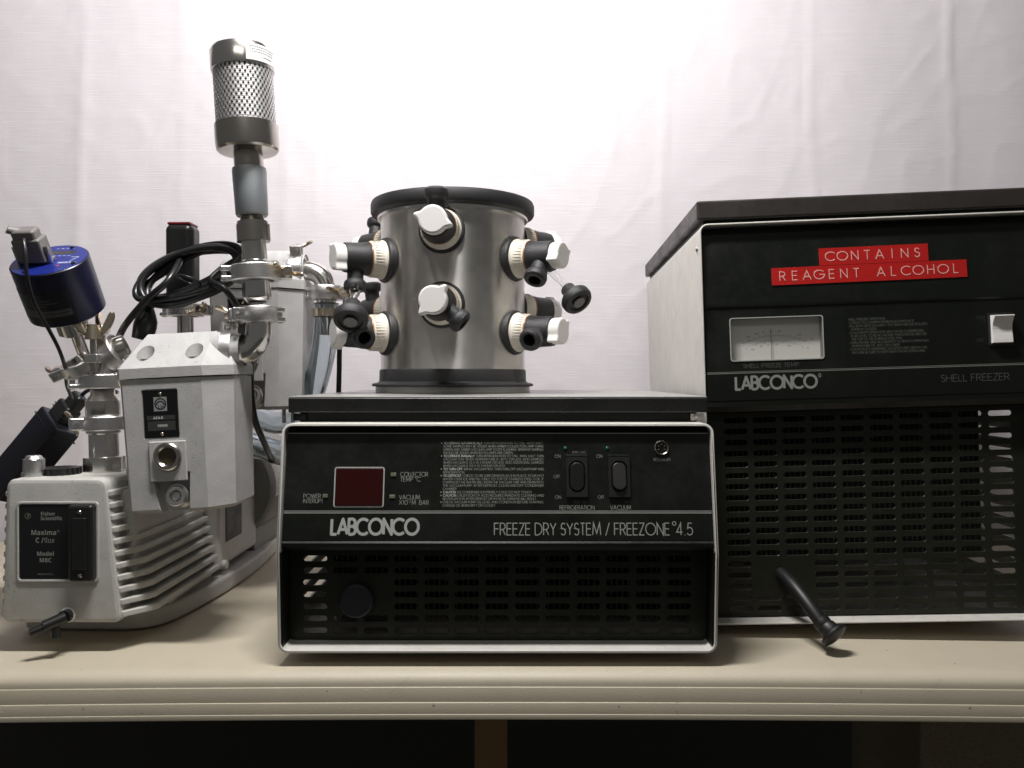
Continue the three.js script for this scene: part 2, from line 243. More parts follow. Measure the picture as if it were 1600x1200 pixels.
{
  const prof = (y) => (y < 0.137 ? -0.953 + 0.007 * Math.max(0, (y - 0.0165) / 0.1205) : -0.946 - 0.027 * (y - 0.137) / 0.1515);
  const g = caseRing(0.522, 0.0165, 0.2885, 0.012, 0.0034, [0.06, 0.1, 0.137, 0.2, 0.25], 0.5), p = g.attributes.position;
  for (let i = 0; i < p.count; i++) if (p.getZ(i) > -0.05) p.setZ(i, p.getZ(i) + prof(p.getY(i))); else p.setZ(i, p.getZ(i) - 0.98);
  const vents = []; for (let k = 0; k < 6; k++) vents.push(metreUV(new THREE.BoxGeometry(0.02, 0.012, 0.26).translate(-0.261, 0.05 + k * 0.024, -1.16).toNonIndexed()));
  part('case', creased(metreUV(cut(metreUV(g), ...vents)), 0.5), M.caseWhite, dryer);
  for (const [x, z] of [[-0.22, -1.05], [0.22, -1.05], [-0.22, -1.42], [0.22, -1.42]]) part('foot', cyl(0.013, 0.015, 0.0168, 20, 0.0084).translate(x, 0, z), M.rubber, dryer);
  part('front_housing', prismX([[-1.0, 0.2835], [-0.9862, 0.2835], [-0.9815, 0.278], [-0.9795, 0.277], [-0.9535, 0.150], [-0.9515, 0.1475], [-0.9515, 0.1435], [-0.958, 0.138], [-0.975, 0.135], [-0.986, 0.1325], [-1.0, 0.1325]], -0.2562, 0.2562), M.blackPanel, dryer);
  for (const sd of [-1, 1]) { const x = sd * 0.2564; part('side_cheek', prismX([[-0.99, 0.0205], [-0.9545, 0.0205], [-0.9512, 0.08], [-0.9478, 0.137], [-0.99, 0.1375]], x - 0.001, x + 0.001), M.blackPanel, dryer); }
  // grille with real slots
  const gs = new THREE.Shape([[-0.256, 0.0214], [0.256, 0.0214], [0.256, 0.1332], [-0.256, 0.1332]].map(([x, y]) => new THREE.Vector2(x, y)));
  for (let c = 0; c < 13; c++) for (let r = 0; r < 7; r++) if (!((c === 1 || c === 2) && r >= 2 && r <= 4)) gs.holes.push(slotShape(0.0296, 0.0071, -0.2398 + 0.0373 * c, 0.1215 - 0.0148 * r));
  part('grille', metreUV(new THREE.ExtrudeGeometry(gs, { depth: 0.0016, bevelEnabled: true, bevelSize: 0.0004, bevelOffset: -0.0004, bevelThickness: 0.0004, bevelSegments: 1, curveSegments: 6 }).translate(0, 0, -0.989)), M.grillePaint, dryer);
  part('condenser', rbox(0.478, 0.25, 0.27, 0.004, 0.0165, 0.15, -1.295), M.condenserPaint, dryer);
  { const f = []; for (let k = 0; k < 64; k++) f.push(new THREE.BoxGeometry(0.0009, 0.25, 0.1).translate(-0.2222 + k * 0.00757, 0.15, -1.1105)); const m = part('condenser_fins', f, M.condenserPaint, dryer); m.userData.kind = 'stuff'; }
  const knob = partGroup('drain_knob', dryer, V(-0.1725, 0.0725, -0.9872));
  part('cap', lathe([[0, 0.016], [0.018, 0.0158], [0.0205, 0.0135], [0.0208, 0.011], [0.0206, 0]]).rotateX(Math.PI / 2), M.knob, knob);
  // top
  part('top_plate', rbox(0.5225, 0.0185, 0.5, 0.0018, 0, 0.3098, -1.249), M.blackTop, dryer);
  part('top_sheet', rbox(0.52, 0.0016, 0.497, 0.0006, 0, 0.3198, -1.249), M.topSheet, dryer);
  part('top_recess', rbox(0.5, 0.0135, 0.47, 0.001, 0, 0.2945, -1.247), M.blackPanel, dryer);
  part('hinge_bracket', [rbox(0.016, 0.009, 0.004, 0.001, 0.249, 0.2945, -1.0085), geoAlong(cyl(0.0022, 0.0022, 0.004, 12), V(0.2475, 0.2945, -1.0055), V(0, 0, 1))], M.caseWhite, dryer);
  part('hinge_bracket', [rbox(0.016, 0.009, 0.004, 0.001, -0.249, 0.2945, -1.0085)], M.blackPanel, dryer);
  // printed control panel
  const cp = partGroup('control_panel', dryer, V(0, 0.2135, -0.9665)); cp.rotation.x = -Math.atan2(0.026, 0.127);
  const PW = 0.5118, PH = 0.1285, u0 = 443, v0 = 676, sx = PW / 668, sy = PH / 162;
  const X = (u) => (u - 777) * sx, Y = (v) => (757 - v) * sy;
  const tex = canvasTex(2004, 486, (c) => {
    const k = 3, x = (u) => (u - u0) * k, y = (v) => (v - v0) * k, ink = '#92948e', dim = '#7f817b';
    c.fillStyle = '#111410'; c.fillRect(0, 0, 2004, 486);
    c.fillStyle = '#93948f'; c.fillRect(0, 0, 2004, 3.2); c.fillRect(0, y(794), 2004, 3.6); c.fillRect(0, y(796.6), 2004, 4.2);
    legend(c, 'LABCONCO', x(519), y(829), 22.5 * k, { width: 135 * k, weight: 0.2, track: 0.1, color: '#a3a4a0', join: 'round' });
    legend(c, 'FREEZE DRY SYSTEM / FREEZONE', x(772), y(830), 17.5 * k, { width: 272 * k, weight: 0.088, track: 0.16, color: ink });
    legend(c, '®', x(1049), y(831), 20 * k, { weight: 0.06, color: ink }); legend(c, '4.5', x(1055), y(830), 17.5 * k, { width: 25 * k, weight: 0.088, color: ink });
    const T = (t, u, v, h, w, o) => legend(c, t, x(u), y(v), h * k, { width: w * k, weight: 0.115, track: 0.16, color: ink, ...o });
    T('POWER', 473, 775, 6, 27); T('INTERUPT', 473, 782.5, 6, 31); T('COLLECTOR', 624, 742.5, 6.4, 43); T('TEMP °C', 624, 750, 6.4, 32); T('VACUUM', 623, 777, 6.4, 32); T('X10', 623, 785, 6.4, 13); T('-3', 636, 782, 4, 5); T('M  BAR', 643, 785, 6.4, 26);
    T('ON', 867, 714, 4.6, 9); T('OFF', 865, 745, 4.6, 10); T('ON', 867, 776, 4.6, 9); T('MAN  VAC', 895, 707.5, 3.6, 22, { color: dim }); T('AUTO  VAC', 896, 783, 3.4, 22, { color: '#6a6c66' });
    T('ON', 933, 714, 4.6, 9); T('OFF', 934, 776, 4.6, 10); T('AUTO', 976, 783, 3.4, 11, { color: '#6a6c66' }); T('REFRIGERATION', 874, 792.4, 6, 54); T('VACUUM', 953, 792.4, 6, 32); T('RECORDER', 1023, 719, 4, 27, { color: dim });
    const para = ['*TO OPERATE AUTOMATICALLY:| TURN REFRIGERATION TO "ON - AUTO VAC".', 'SOME SAMPLES MAY BE ADDED WHEN AMBER COLLECTOR LAMP TURNS', 'GREEN AND AMBER VACUUM LAMP STOPS FLASHING. SENSITIVE SAMPLES', 'SHOULD BE ADDED WHEN BOTH LAMPS ARE GREEN.#110', '*TO OPERATE MANUALLY:| TURN REFRIGERATION TO "ON - MAN. VAC". TURN', 'VACUUM "ON" WHEN TEMPERATURE IS -40°C OR LESS. ADD SAMPLES', 'WHEN VACUUM IS 33 X 10-3 M BAR OR LESS. ADD ADDITIONAL SAMPLES', 'WHEN VACUUM IS 133 X 10-3 M BAR OR LESS.#98', '*TO TURN OFF:| BREAK VACUUM FIRST, THEN TURN OFF VACUUM PUMP AND', 'REFRIGERATION.#34', '*TO DEFROST:| CHECK TO BE SURE DRAIN PLUG IS IN PLACE. POUR HOT', 'WATER OVER ICE AND FILL ONLY TO TOP OF STAINLESS STEEL COIL. IF', 'OVERFILLED THE WATER WILL ENTER THE VACUUM TUBE AND DRAIN INTO', 'THE VACUUM PUMP. AFTER DEFROST, CLEAN AND DRY CONDENSER', 'CHAMBER.#22', '*CAUTION:| ICE CONDENSER IS EXTREMELY COLD. DO NOT TOUCH.#139', '*CAUTION:| UTILIZATION OF ACID REQUIRES IMMEDIATE CLEANING AND', 'NEUTRALIZATION AFTER DEFROST OR PHYSICAL DAMAGE WILL RESULT.#147', '*CHECK VACUUM PUMP OIL LEVEL AND CONDITION BEFORE STARTING.', 'CHANGE OIL WHEN DIRTY OR CLOUDY.#83'];
    para.forEach((l, i) => {
      const v = 693.2 + i * 4.98, [t, w0] = l.replace('*', '').split('#'), w = w0 ? +w0 : 158;
      if (l[0] === '*') { c.fillStyle = ink; c.beginPath(); c.arc(x(688), y(v - 1.7), 3, 0, 7); c.fill(); }
      const [b, r] = t.includes('|') ? t.split('|') : ['', t], o = { color: '#979993' };
      if (b) { const f = b.length / (b.length + r.length); T(b, 691.5, v, 3.3, w * f, { weight: 0.24, color: '#aeb0aa' }); T(r.trim(), 691.5 + w * f + 1.8, v, 3.3, w * (1 - f) - 1.8, { weight: 0.15, ...o }); } else T(t, 691, v, 3.3, w, { weight: 0.15, ...o });
    });
    c.strokeStyle = '#a3a49f'; c.lineWidth = 6; c.beginPath(); c.roundRect(x(521), y(729), 77 * k, 59 * k, 9); c.stroke();
  });
  const fp = new THREE.BoxGeometry(PW, PH, 0.0006).translate(0, 0, 0.0003); 
  part('faceplate', fp, P({ map: tex, roughness: 0.6, roughnessMap: (() => { const q = touchTex.clone(); q.repeat.set(2.3, 0.6); q.needsUpdate = true; return q; })(), specularIntensity: 0.6 }), cp);
  part('display_window', rbox(74 * sx, 56 * sy, 0.0016, 0.0007, X(559.5), Y(758.5), 0.0007), M.display, cp);
  for (const [u, v, w] of [[613, 740, 9], [612, 773, 9], [507, 772, 8]]) part('indicator_lens', rbox(w * sx, 5.5 * sy, 0.002, 0.0005, X(u), Y(v), 0.001), M.lens, cp);
  for (const u of [884, 950.5]) part('lamp_lens', new THREE.SphereGeometry(0.0027, 16, 10).scale(1, 1, 0.6).translate(X(u), Y(700), 0.0006), M.green, cp);
  for (const [u, up] of [[901.5, 0.3], [968, -0.4]]) {
    const s = partGroup('rocker_switch', cp, V(X(u), Y(743), 0.0006)); s.userData = {};
    const b = roundRect(34 * sx, 63 * sy, 0.0012); b.holes.push(roundRect(25 * sx, 47 * sy, 0.0093, -12.5 * sx, -23.5 * sy, THREE.Path));
    const bz = slab(b, 0.0034, 0.0006, 10); const rk = slab(roundRect(22 * sx, 44 * sy, 0.0082), 0.0055, 0.0015, 10); rk.rotateX(up * 0.35).translate(0, 0, up > 0 ? 0.0008 : -0.0008);
    part('rocker', merge([bz, rk, rbox(34 * sx, 1.6 * sy, 0.004, 0.0004, 0, 32 * sy, 0.002)]), M.blackPlastic, cp).position.copy(s.position); cp.remove(s);
  }
  const so = [lathe([[0.0078, 0.0002], [0.0088, 0.0018], [0.0082, 0.0024], [0.0072, 0.0016], [0.007, 0.0003]], 32).rotateX(Math.PI / 2)];
  for (let k = 0; k < 5; k++) { const a = (-30 + k * 60) * Math.PI / 180; so.push(cyl(0.0009, 0.0009, 0.002, 8).rotateX(Math.PI / 2).translate(0.0042 * Math.cos(a), 0.0042 * Math.sin(a), 0.0013)); }
  const sk = part('recorder_socket', so, M.darkSteel, cp); sk.position.set(X(1036), Y(699), 0.0006);
}

// ───────────────────────── drum manifold ─────────────────────────
const AXIS = V(-0.0916, 0, -1.25);
const manifold = thing('drum_manifold', 'stainless steel drum manifold with white knobbed rubber valves on the freeze dryer', 'manifold', [AXIS.x, 0.3205, AXIS.z]);
const valveSpots = [];
{
  const y0 = 0.3205, R = 0.111, Y = (y) => y - y0;
  const brush = noiseTex(512, (() => { const rows = Array.from({ length: 512 }, () => rnd()); return (u, v, x, y) => 0.5 + 0.5 * (rows[y] - 0.5) + 0.06 * (rnd() - 0.5); })());
  const bT = brush.clone(); bT.repeat.set(1, 3); bT.needsUpdate = true;
  const rT = smudgeRough(0.33, 0.39); rT.repeat.set(2, 1);
  const ct = noiseTex(256, (u, v) => { const a = 0.92 + 0.03 * periodic(u, v, 6, 12) + 0.03 * periodic(u, v, 20, 14); return [a, a * 0.993, a * 0.98]; }, true); ct.repeat.set(3, 1);
  const drumMat = P({ color: lin(0.76, 0.75, 0.73), map: ct, metalness: 1, roughness: 1, roughnessMap: rT, bumpMap: bT, bumpScale: 0.000018, anisotropy: 0.9, anisotropyRotation: Math.PI / 2 });
  part('drum', new THREE.CylinderGeometry(R, R, 0.24, 128, 1, true).translate(0, Y(0.474), 0), drumMat, manifold);
  part('rim', lathe([[R - 0.002, Y(0.585)], [R + 0.0045, Y(0.585)], [R + 0.0052, Y(0.588)], [R + 0.0045, Y(0.592)], [R - 0.002, Y(0.592)]], 96), M.steel, manifold);
  part('lid', lathe([[0, Y(0.5915)], [0.118, Y(0.5915)], [0.1245, Y(0.5925)], [0.1262, Y(0.5955)], [0.1262, Y(0.607)], [0.1245, Y(0.6115)], [0.119, Y(0.6128)], [0, Y(0.6128)]], 96), M.rubber, manifold);
  part('base_ring', lathe([[0.1, 0.0102], [0.1232, 0.0102], [0.1245, 0.0112], [0.1245, 0.0135], [0.1225, 0.0148], [0.116, 0.0158], [0.1135, 0.018], [0.113, 0.034], [0.1118, 0.036], [0.105, 0.036]], 96), M.rubber, manifold);
  part('mounting_collar', cyl(0.119, 0.119, 0.0098, 96, 0.0051), M.topSheet, manifold);
  function valve(deg, y, noz, knobTurn) {
    const a = deg * Math.PI / 180, ax = V(Math.sin(a), 0, Math.cos(a)), g = partGroup('valve', manifold, V(ax.x * (R - 0.002), Y(y), ax.z * (R - 0.002)));
    const q = new THREE.Quaternion().setFromUnitVectors(UP, ax); g.quaternion.copy(q);
    part('gasket', lathe([[0.02, 0], [0.032, -0.004], [0.0335, 0.002], [0.0325, 0.006], [0.0295, 0.0075], [0.02, 0.0075]], 40), M.rubber, g);
    const col = [lathe([[0.02, 0.006], [0.0285, 0.006], [0.0292, 0.009], [0.0278, 0.0105], [0.0268, 0.012], [0.0258, 0.027], [0.0245, 0.0285], [0.02, 0.0285]], 40)];
    for (let k = 0; k < 40; k++) col.push(new THREE.BoxGeometry(0.0009, 0.013, 0.0012).translate(0, 0.0195, 0.0263).rotateY(k / 40 * 2 * Math.PI));
    part('collar', merge(col), M.ivory, g);
    part('stained_seal', lathe([[0.02, 0.0283], [0.0249, 0.0284], [0.0252, 0.0293], [0.0249, 0.0302], [0.02, 0.0303]], 40), M.amber, g);
    part('body', lathe([[0.018, 0.03], [0.0242, 0.03], [0.0246, 0.0315], [0.0228, 0.042], [0.0218, 0.062], [0.0212, 0.0655], [0.015, 0.0665]], 40), M.rubber, g);
    const d = noz.clone().applyQuaternion(q.clone().invert()); d.y = 0.06; d.normalize();
    const nz = lathe([[0.0125, 0], [0.0118, 0.026], [0.0118, 0.032], [0.0158, 0.036], [0.0168, 0.041], [0.0162, 0.046], [0.0125, 0.049], [0.0092, 0.0486], [0.0086, 0.045], [0.0086, 0.02], [0.0001, 0.02]], 32);
    part('nozzle', geoAlong(nz, V(0, 0.048, 0), d), M.rubber, g);
    const sh = new THREE.Shape(); for (let i = 0; i <= 120; i++) { const t = i / 120 * 2 * Math.PI; const w = Math.pow(Math.abs(Math.cos(t)), 44); const r = 0.0205 + 0.0078 * w; sh[i ? 'lineTo' : 'moveTo'](r * Math.cos(t), r * Math.sin(t)); }
    const kb = [slab(sh, 0.017, 0.0028, 4).rotateX(-Math.PI / 2).translate(0, 0.0655, 0)];
    const kn = part('knob', merge(kb), M.whitePlastic, g); kn.rotation.y = knobTurn; kn.scale.set(0.94, 1, 0.94);
    valveSpots.push({ pos: V(ax.x * (R + 0.046) + AXIS.x, y, ax.z * (R + 0.046) + AXIS.z), dir: noz.clone().addScaledVector(ax, -noz.dot(ax)).normalize() });
  }
  valve(-4, 0.553, V(0, 1, 0), -0.35); valve(-4, 0.447, V(0.75, -0.6, 0), 0.75);
  valve(-60, 0.518, V(0.05, -1, 0.1), 1.2); valve(-60, 0.41, V(0.42, -0.2, 0.8), 0.2);
  valve(60, 0.52, V(-0.3, -0.8, 0.55), 1.4); valve(60, 0.411, V(-0.4, -0.3, 0.85), 1.7);
  valve(-120, 0.56, V(0, 1, -0.3), 0.4); valve(-120, 0.452, V(-0.2, 1, 0), 0.9);
  valve(120, 0.562, V(0.4, -0.86, 0.3), 0.4); valve(120, 0.454, V(0.2, -0.8, 0.5), 0.2);
  valve(180, 0.553, V(0, 1, 0), 0.4); valve(180, 0.447, V(0, -1, 0), 0.4);
}
function glassAdapter(start, dir, L, label, face) {
  const t = thing('glass_adapter', label, 'glass adapter', start); t.quaternion.setFromUnitVectors(UP, dir.clone().normalize());
  const w = 0.0013;
  part('glass_tube', lathe([[0.0082, 0], [0.0082, L * 0.45], [0.0078, L * 0.55], [0.0052, L * 0.68], [0.005, L], [0.005 - w, L], [0.0052 - w, L * 0.68], [0.0078 - w, L * 0.55], [0.0082 - w, L * 0.45], [0.0082 - w, 0], [0.0082, 0]], 28), M.glass, t);
  part('rubber_stopper', lathe([[0.0055, L - 0.006], [0.0105, L - 0.006], [0.0118, L - 0.004], [0.0118, L + 0.012], [0.0128, L + 0.014], [0.022, L + 0.0155], [0.0245, L + 0.019], [0.0245, L + 0.027], [0.0225, L + 0.031], [0.017, L + 0.0315], [0.0155, L + 0.0285], [0.0085, L + 0.0285], [0.0085, L + 0.031], [0, L + 0.031]], 44), M.rubber, t);
  part('stopper_disc', cyl(0.0095, 0.0095, 0.001, 28, L + 0.0318), M.greyPlastic, t);
  return t;
}
{
  const r = valveSpots[8], from = r.pos.clone().addScaledVector(r.dir, 0.03); const to = at(899, 466, 1.255); const d = to.clone().sub(from);
  glassAdapter(from, d, d.length() - 0.02, 'clear glass adapter with black rubber stopper slanting from rear valve beside freezer', 1);
  const l = valveSpots[2], f2 = l.pos.clone().addScaledVector(l.dir, 0.03); const t2 = at(549, 494, 1.12), d2 = t2.clone().sub(f2);
  glassAdapter(f2, d2, d2.length() - 0.02, 'clear glass adapter with black rubber stopper hanging near the clear hose', 1);
}

// ───────────────────────── shell freezer ─────────────────────────
const freezer = thing('shell_freezer', 'tall shell freezer with dark lid, temperature meter and red embossed tape', 'freezer', [0.2633, 0.0165, -1.06]);
freezer.rotation.set(0, -3 * Math.PI / 180, 1.8 * Math.PI / 180, 'YXZ');
{
  const W = 0.44, D = 0.6, ring = caseRing(W, 0, 0.53, 0.011, 0.0024, [0.1, 0.28, 0.42], D).translate(W / 2, 0, 0);
  const vents = []; for (let k = 0; k < 10; k++) vents.push(metreUV(new THREE.BoxGeometry(0.02, 0.014, 0.4).translate(W, 0.04 + k * 0.028, -0.28).toNonIndexed()));
  part('case', creased(metreUV(cut(metreUV(ring), ...vents)), 0.5), M.caseWhite, freezer);
  part('lid', [rbox(W + 0.006, 0.0255, D + 0.002, 0.003, W / 2, 0.5475, -D / 2 + 0.001)], M.brownLid, freezer);
  part('lid_gasket', rbox(W - 0.012, 0.0055, D - 0.012, 0.001, W / 2, 0.5322, -D / 2 + 0.001), M.blackPanel, freezer);
  for (const [x, z, h] of [[0.04, -0.12, 0.018], [0.04, -0.54, 0.018], [W - 0.06, -0.14, 0.029], [W - 0.04, -0.54, 0.03]]) part('foot', cyl(0.014, 0.016, h, 20, -h / 2 + 0.0005).translate(x, 0, z), M.rubber, freezer);
  part('case_screw', geoAlong(lathe([[0.0001, 0.0028], [0.0025, 0.0022], [0.0042, 0.0006], [0.0044, -0.001]], 16), V(-0.0002, 0.499, -0.018), V(-1, 0, 0)), M.steel, freezer);
  const meterCut = new THREE.BoxGeometry(0.1215, 0.0577, 0.05).translate(0.09705, 0.37625, 0); 
  part('front_housing', cut(prismX([[-0.04, 0.5255], [-0.0155, 0.5255], [-0.0105, 0.5175], [-0.0085, 0.516], [-0.0035, 0.424], [-0.0035, 0.421], [-0.006, 0.418], [-0.0015, 0.296], [-0.0015, 0.2885], [-0.008, 0.281], [-0.023, 0.278], [-0.04, 0.278]], 0.0045, W - 0.0045), metreUV(meterCut.toNonIndexed())), M.blackPanel, freezer);
  const gs = new THREE.Shape([[0.0045, 0.0045], [W - 0.0045, 0.0045], [W - 0.0045, 0.279], [0.0045, 0.279]].map(([x, y]) => new THREE.Vector2(x, y)));
  for (let c = 0; c < 10; c++) for (let r = 0; r < 18; r++) if (!((c === 1 || c === 2) && r >= 13 && r <= 15)) gs.holes.push(slotShape(0.0305, 0.0072, 0.0293 + 0.0384 * c, 0.2686 - 0.01495 * r));
  part('grille', metreUV(new THREE.ExtrudeGeometry(gs, { depth: 0.0016, bevelEnabled: true, bevelSize: 0.0004, bevelOffset: -0.0004, bevelThickness: 0.0004, bevelSegments: 1, curveSegments: 6 }).translate(0, 0, -0.025)), M.grillePaint, freezer);
  part('condenser', rbox(0.39, 0.45, 0.3, 0.004, 0.207, 0.285, -0.37), M.condenserPaint, freezer);
  { const f = []; for (let k = 0; k < 54; k++) f.push(new THREE.BoxGeometry(0.0009, 0.45, 0.12).translate(0.0125 + k * 0.00734, 0.285, -0.161)); const m = part('condenser_fins', f, M.condenserPaint, freezer); m.userData.kind = 'stuff'; }
  for (const x of [0.0036, W - 0.0036]) part('side_cheek', prismX([[-0.033, 0.004], [-0.0012, 0.004], [-0.0012, 0.279], [-0.033, 0.279]], x - 0.001, x + 0.001), M.blackPanel, freezer);
  // printed control panel: x 0.0045..W-0.0045, y 0.296..0.418
  const cp = partGroup('control_panel', freezer, V(W / 2, 0.357, -0.00375)); cp.rotation.x = -Math.atan2(0.0045, 0.122);
  const pw = W - 0.0095, ph = 0.1215, K = 4500;
  const mx0 = 0.0369, mx1 = 0.1572, my0 = 0.348, my1 = 0.4045;
  const X = (x) => x - W / 2, Y = (y) => y - 0.357;
  const tex = canvasTex(Math.round(pw * K), Math.round(ph * K), (c, w, h) => {
    const x = (m) => (X(m) + pw / 2) * K, y = (m) => (ph / 2 - Y(m)) * K;
    c.fillStyle = '#111410'; c.fillRect(0, 0, w, h);
    c.fillStyle = '#151814'; c.fillRect(x(0.018), y(0.4125), 0.168 * K, 0.079 * K);
    c.fillStyle = '#747670'; c.fillRect(0, y(0.334), w, 3.4); c.fillRect(0, y(0.3325), w, 5); 
    const T = (t, a, b, hh, ww, o) => legend(c, t, x(a), y(b), hh * K, { width: ww * K, weight: 0.12, track: 0.16, color: '#7f827b', ...o });
    T('LABCONCO', 0.042, 0.3103, 0.0165, 0.1045, { weight: 0.2, track: 0.1, color: '#848681', join: 'round' }); T('®', 0.1495, 0.311, 0.0165, 0.003, { weight: 0.06 });
    T('SHELL FREEZE TEMP', 0.0525, 0.3385, 0.0052, 0.072, { color: '#50534e' }); T('SHELL FREEZER', 0.3055, 0.3125, 0.0088, 0.086, { weight: 0.085, color: '#555853' });
    T('ON', 0.3535, 0.393, 0.004, 0.0085, { color: '#3a3c38' }); T('OFF', 0.352, 0.363, 0.004, 0.0095, { color: '#3a3c38' });
    const L = [['SHELL FREEZER OPERATION', 0, 0.047], ['•CHECK TO CONFIRM DRAIN PLUG IS IN PLACE.', 0.0005, 0.084], ['•FILL BATH WITH SOLVENT 1 TO 1 INCH ABOVE ROLLERS', 0.0005, 0.1], ['(APPROX. 2 LITERS).', 0.003, 0.033], ['•COLD BATH OPERATION: WITH VESSELS SUBMERGED,', 0.0005, 0.096], ['FLUID LEVEL TO BE NO HIGHER THAN 2 INCHES BELOW', 0.003, 0.096], ['THE TOP OF THE STAINLESS STEEL PAN.', 0.003, 0.065], ['•TURN ON UNIT AND ALLOW BATH TO REACH OPERATING', 0.0005, 0.101], ['TEMPERATURE OF -40°C OR LOWER.', 0.003, 0.062], ['•CAUTION: IF FLAMMABLE SOLVENTS ARE USED IN THIS', 0.0005, 0.098], ['MACHINE BE SURE TO KEEP AWAY FROM OPEN FLAME.', 0.003, 0.094]];
    L.forEach(([t, dx, ww], i) => T(t, 0.1905 + dx, 0.3963 - i * 0.00437, 0.0029, ww, { weight: 0.14, color: '#5a5d57' }));
  });
  const hole = new THREE.Shape([[-pw / 2, -ph / 2], [pw / 2, -ph / 2], [pw / 2, ph / 2], [-pw / 2, ph / 2]].map(([a, b]) => new THREE.Vector2(a, b)));
  hole.holes.push(roundRect(mx1 - mx0, my1 - my0, 0.003, X(mx0), Y(my0), THREE.Path));
  const fp = new THREE.ExtrudeGeometry(hole, { depth: 0.0006, bevelEnabled: false }); { const p = fp.attributes.position, uv = fp.attributes.uv; for (let i = 0; i < p.count; i++) uv.setXY(i, p.getX(i) / pw + 0.5, p.getY(i) / ph + 0.5); }
  part('faceplate', fp, P({ map: tex, roughness: 0.6, roughnessMap: (() => { const q = touchTex.clone(); q.repeat.set(2, 0.55); q.needsUpdate = true; return q; })(), specularIntensity: 0.6 }), cp);
  // meter: a raised shallow housing with a dial behind a pane
  const mw = mx1 - mx0, mh = my1 - my0, meter = partGroup('temperature_meter', cp, V(X((mx0 + mx1) / 2), Y((my0 + my1) / 2), -0.0118));
  const fr = roundRect(mw + 0.0008, mh + 0.0008, 0.003); fr.holes.push(roundRect(mw - 0.001, mh - 0.001, 0.003, -(mw - 0.001) / 2, -(mh - 0.001) / 2, THREE.Path));
  part('meter_bezel', slab(fr, 0.0112, 0, 6), M.greyPlastic, meter);
  const er = roundRect(mw + 0.0012, mh + 0.0012, 0.0036); er.holes.push(roundRect(mw - 0.0012, mh - 0.0012, 0.003, -(mw - 0.0012) / 2, -(mh - 0.0012) / 2, THREE.Path));
  part('meter_rim', slab(er, 0.0006, 0, 6).translate(0, 0, 0.0127), S({ color: lin(0.35, 0.37, 0.34), roughness: 0.4 }), meter);
  const dial = canvasTex(960, 450, (c, w, h) => {
    c.fillStyle = '#d9d8d0'; c.fillRect(0, 0, w, h); c.strokeStyle = '#2a2a2c'; c.fillStyle = '#2a2a2c'; c.textAlign = 'center';
    const cx = w * 0.5, cy = h * 2.05, R = h * 1.62, R2 = h * 1.52; c.lineWidth = 3;
    for (let k = 0; k <= 44; k++) { const a = (-116 + k * 52 / 44) * Math.PI / 180, l = k % 4 ? 12 : 26; c.beginPath(); c.moveTo(cx + R * Math.cos(a), cy + R * Math.sin(a)); c.lineTo(cx + (R + l) * Math.cos(a), cy + (R + l) * Math.sin(a)); c.stroke(); }
    for (let k = 0; k <= 30; k++) { const a = (-116 + k * 52 / 30) * Math.PI / 180, l = k % 5 ? 10 : 26; c.beginPath(); c.moveTo(cx + R2 * Math.cos(a), cy + R2 * Math.sin(a)); c.lineTo(cx + (R2 - l) * Math.cos(a), cy + (R2 - l) * Math.sin(a)); c.stroke(); }
    c.font = '26px sans-serif'; [['-148', -111], ['-50', -104], ['0', -98], ['32', -92], ['100', -86], ['212', -70]].forEach(([t, d]) => { const a = d * Math.PI / 180; c.fillText(t, cx + (R + 44) * Math.cos(a), cy + (R + 44) * Math.sin(a)); });
    [['-100', -112], ['-40', -103], ['0', -96], ['20', -88], ['100', -76]].forEach(([t, d]) => { const a = d * Math.PI / 180; c.fillText(t, cx + (R2 - 52) * Math.cos(a), cy + (R2 - 52) * Math.sin(a)); });
    c.fillText('°C', 34, h * 0.86); c.fillText('°C', w * 0.86, h * 0.76); c.fillText('°F', w * 0.91, h * 0.56);
  });
  const dg = new THREE.BoxGeometry(mw, mh, 0.0005).translate(0, 0, 0.0006); part('dial', dg, S({ map: dial, roughness: 0.6 }), meter);
  part('needle', rbox(0.0006, mh * 0.72, 0.0006, 0.0002, -mw * 0.04, -mh * 0.12, 0.0035), M.blackPlastic, meter);
  part('meter_pane', rbox(mw - 0.0014, mh - 0.0014, 0.001, 0.0004, 0, 0, 0.0115), M.pane, meter);
  // rocker switch
  const rs = partGroup('power_switch', cp, V(X(0.3825), Y(0.3785), 0.0006));
  part('switch_frame', slab(roundRect(0.031, 0.043, 0.001), 0.002, 0.0005), M.blackPlastic, rs);
  const rk = [[0.001, 0.0185], [0.013, 0.0175], [0.0135, 0.0165]]; for (let k = 1; k <= 8; k++) { const t = k / 8; rk.push([0.0135 - 0.0125 * t + 0.0066 * t * t - 0.0052 * Math.sin(Math.PI * t) * (1 - t), 0.0165 - 0.034 * t]); } rk.push([0.001, -0.0182]);
  part('rocker', prismX(rk, -0.0123, 0.0123), M.whitePlastic, rs);
  // embossed tapes on the slanting upper fascia
  const slope = Math.atan2(0.005, 0.092);
  function tape(text, x0, x1, yc, mono) {
    const w = x1 - x0, h = 0.0228, K2 = 5200;
    const draw = (bg, fg, wt) => (c, cw, ch) => { c.fillStyle = bg; c.fillRect(0, 0, cw, ch); legend(c, text, 0.0062 * K2, ch * 0.74, ch * 0.5, { width: cw - 0.0124 * K2, weight: wt, mono, squash: 0.86, color: fg, cap: 'round', join: 'round' }); };
    const tx = canvasTex(Math.round(w * K2), Math.round(h * K2), draw('#a81b18', '#d8a39c', 0.1)), bp = canvasTex(Math.round(w * K2), Math.round(h * K2), draw('#000', '#fff', 0.17)); bp.colorSpace = THREE.NoColorSpace;
    const m = part('label_tape', new THREE.BoxGeometry(w, h, 0.0006), S({ map: tx, bumpMap: bp, bumpScale: 0.0006, roughness: 0.32 }), freezer);
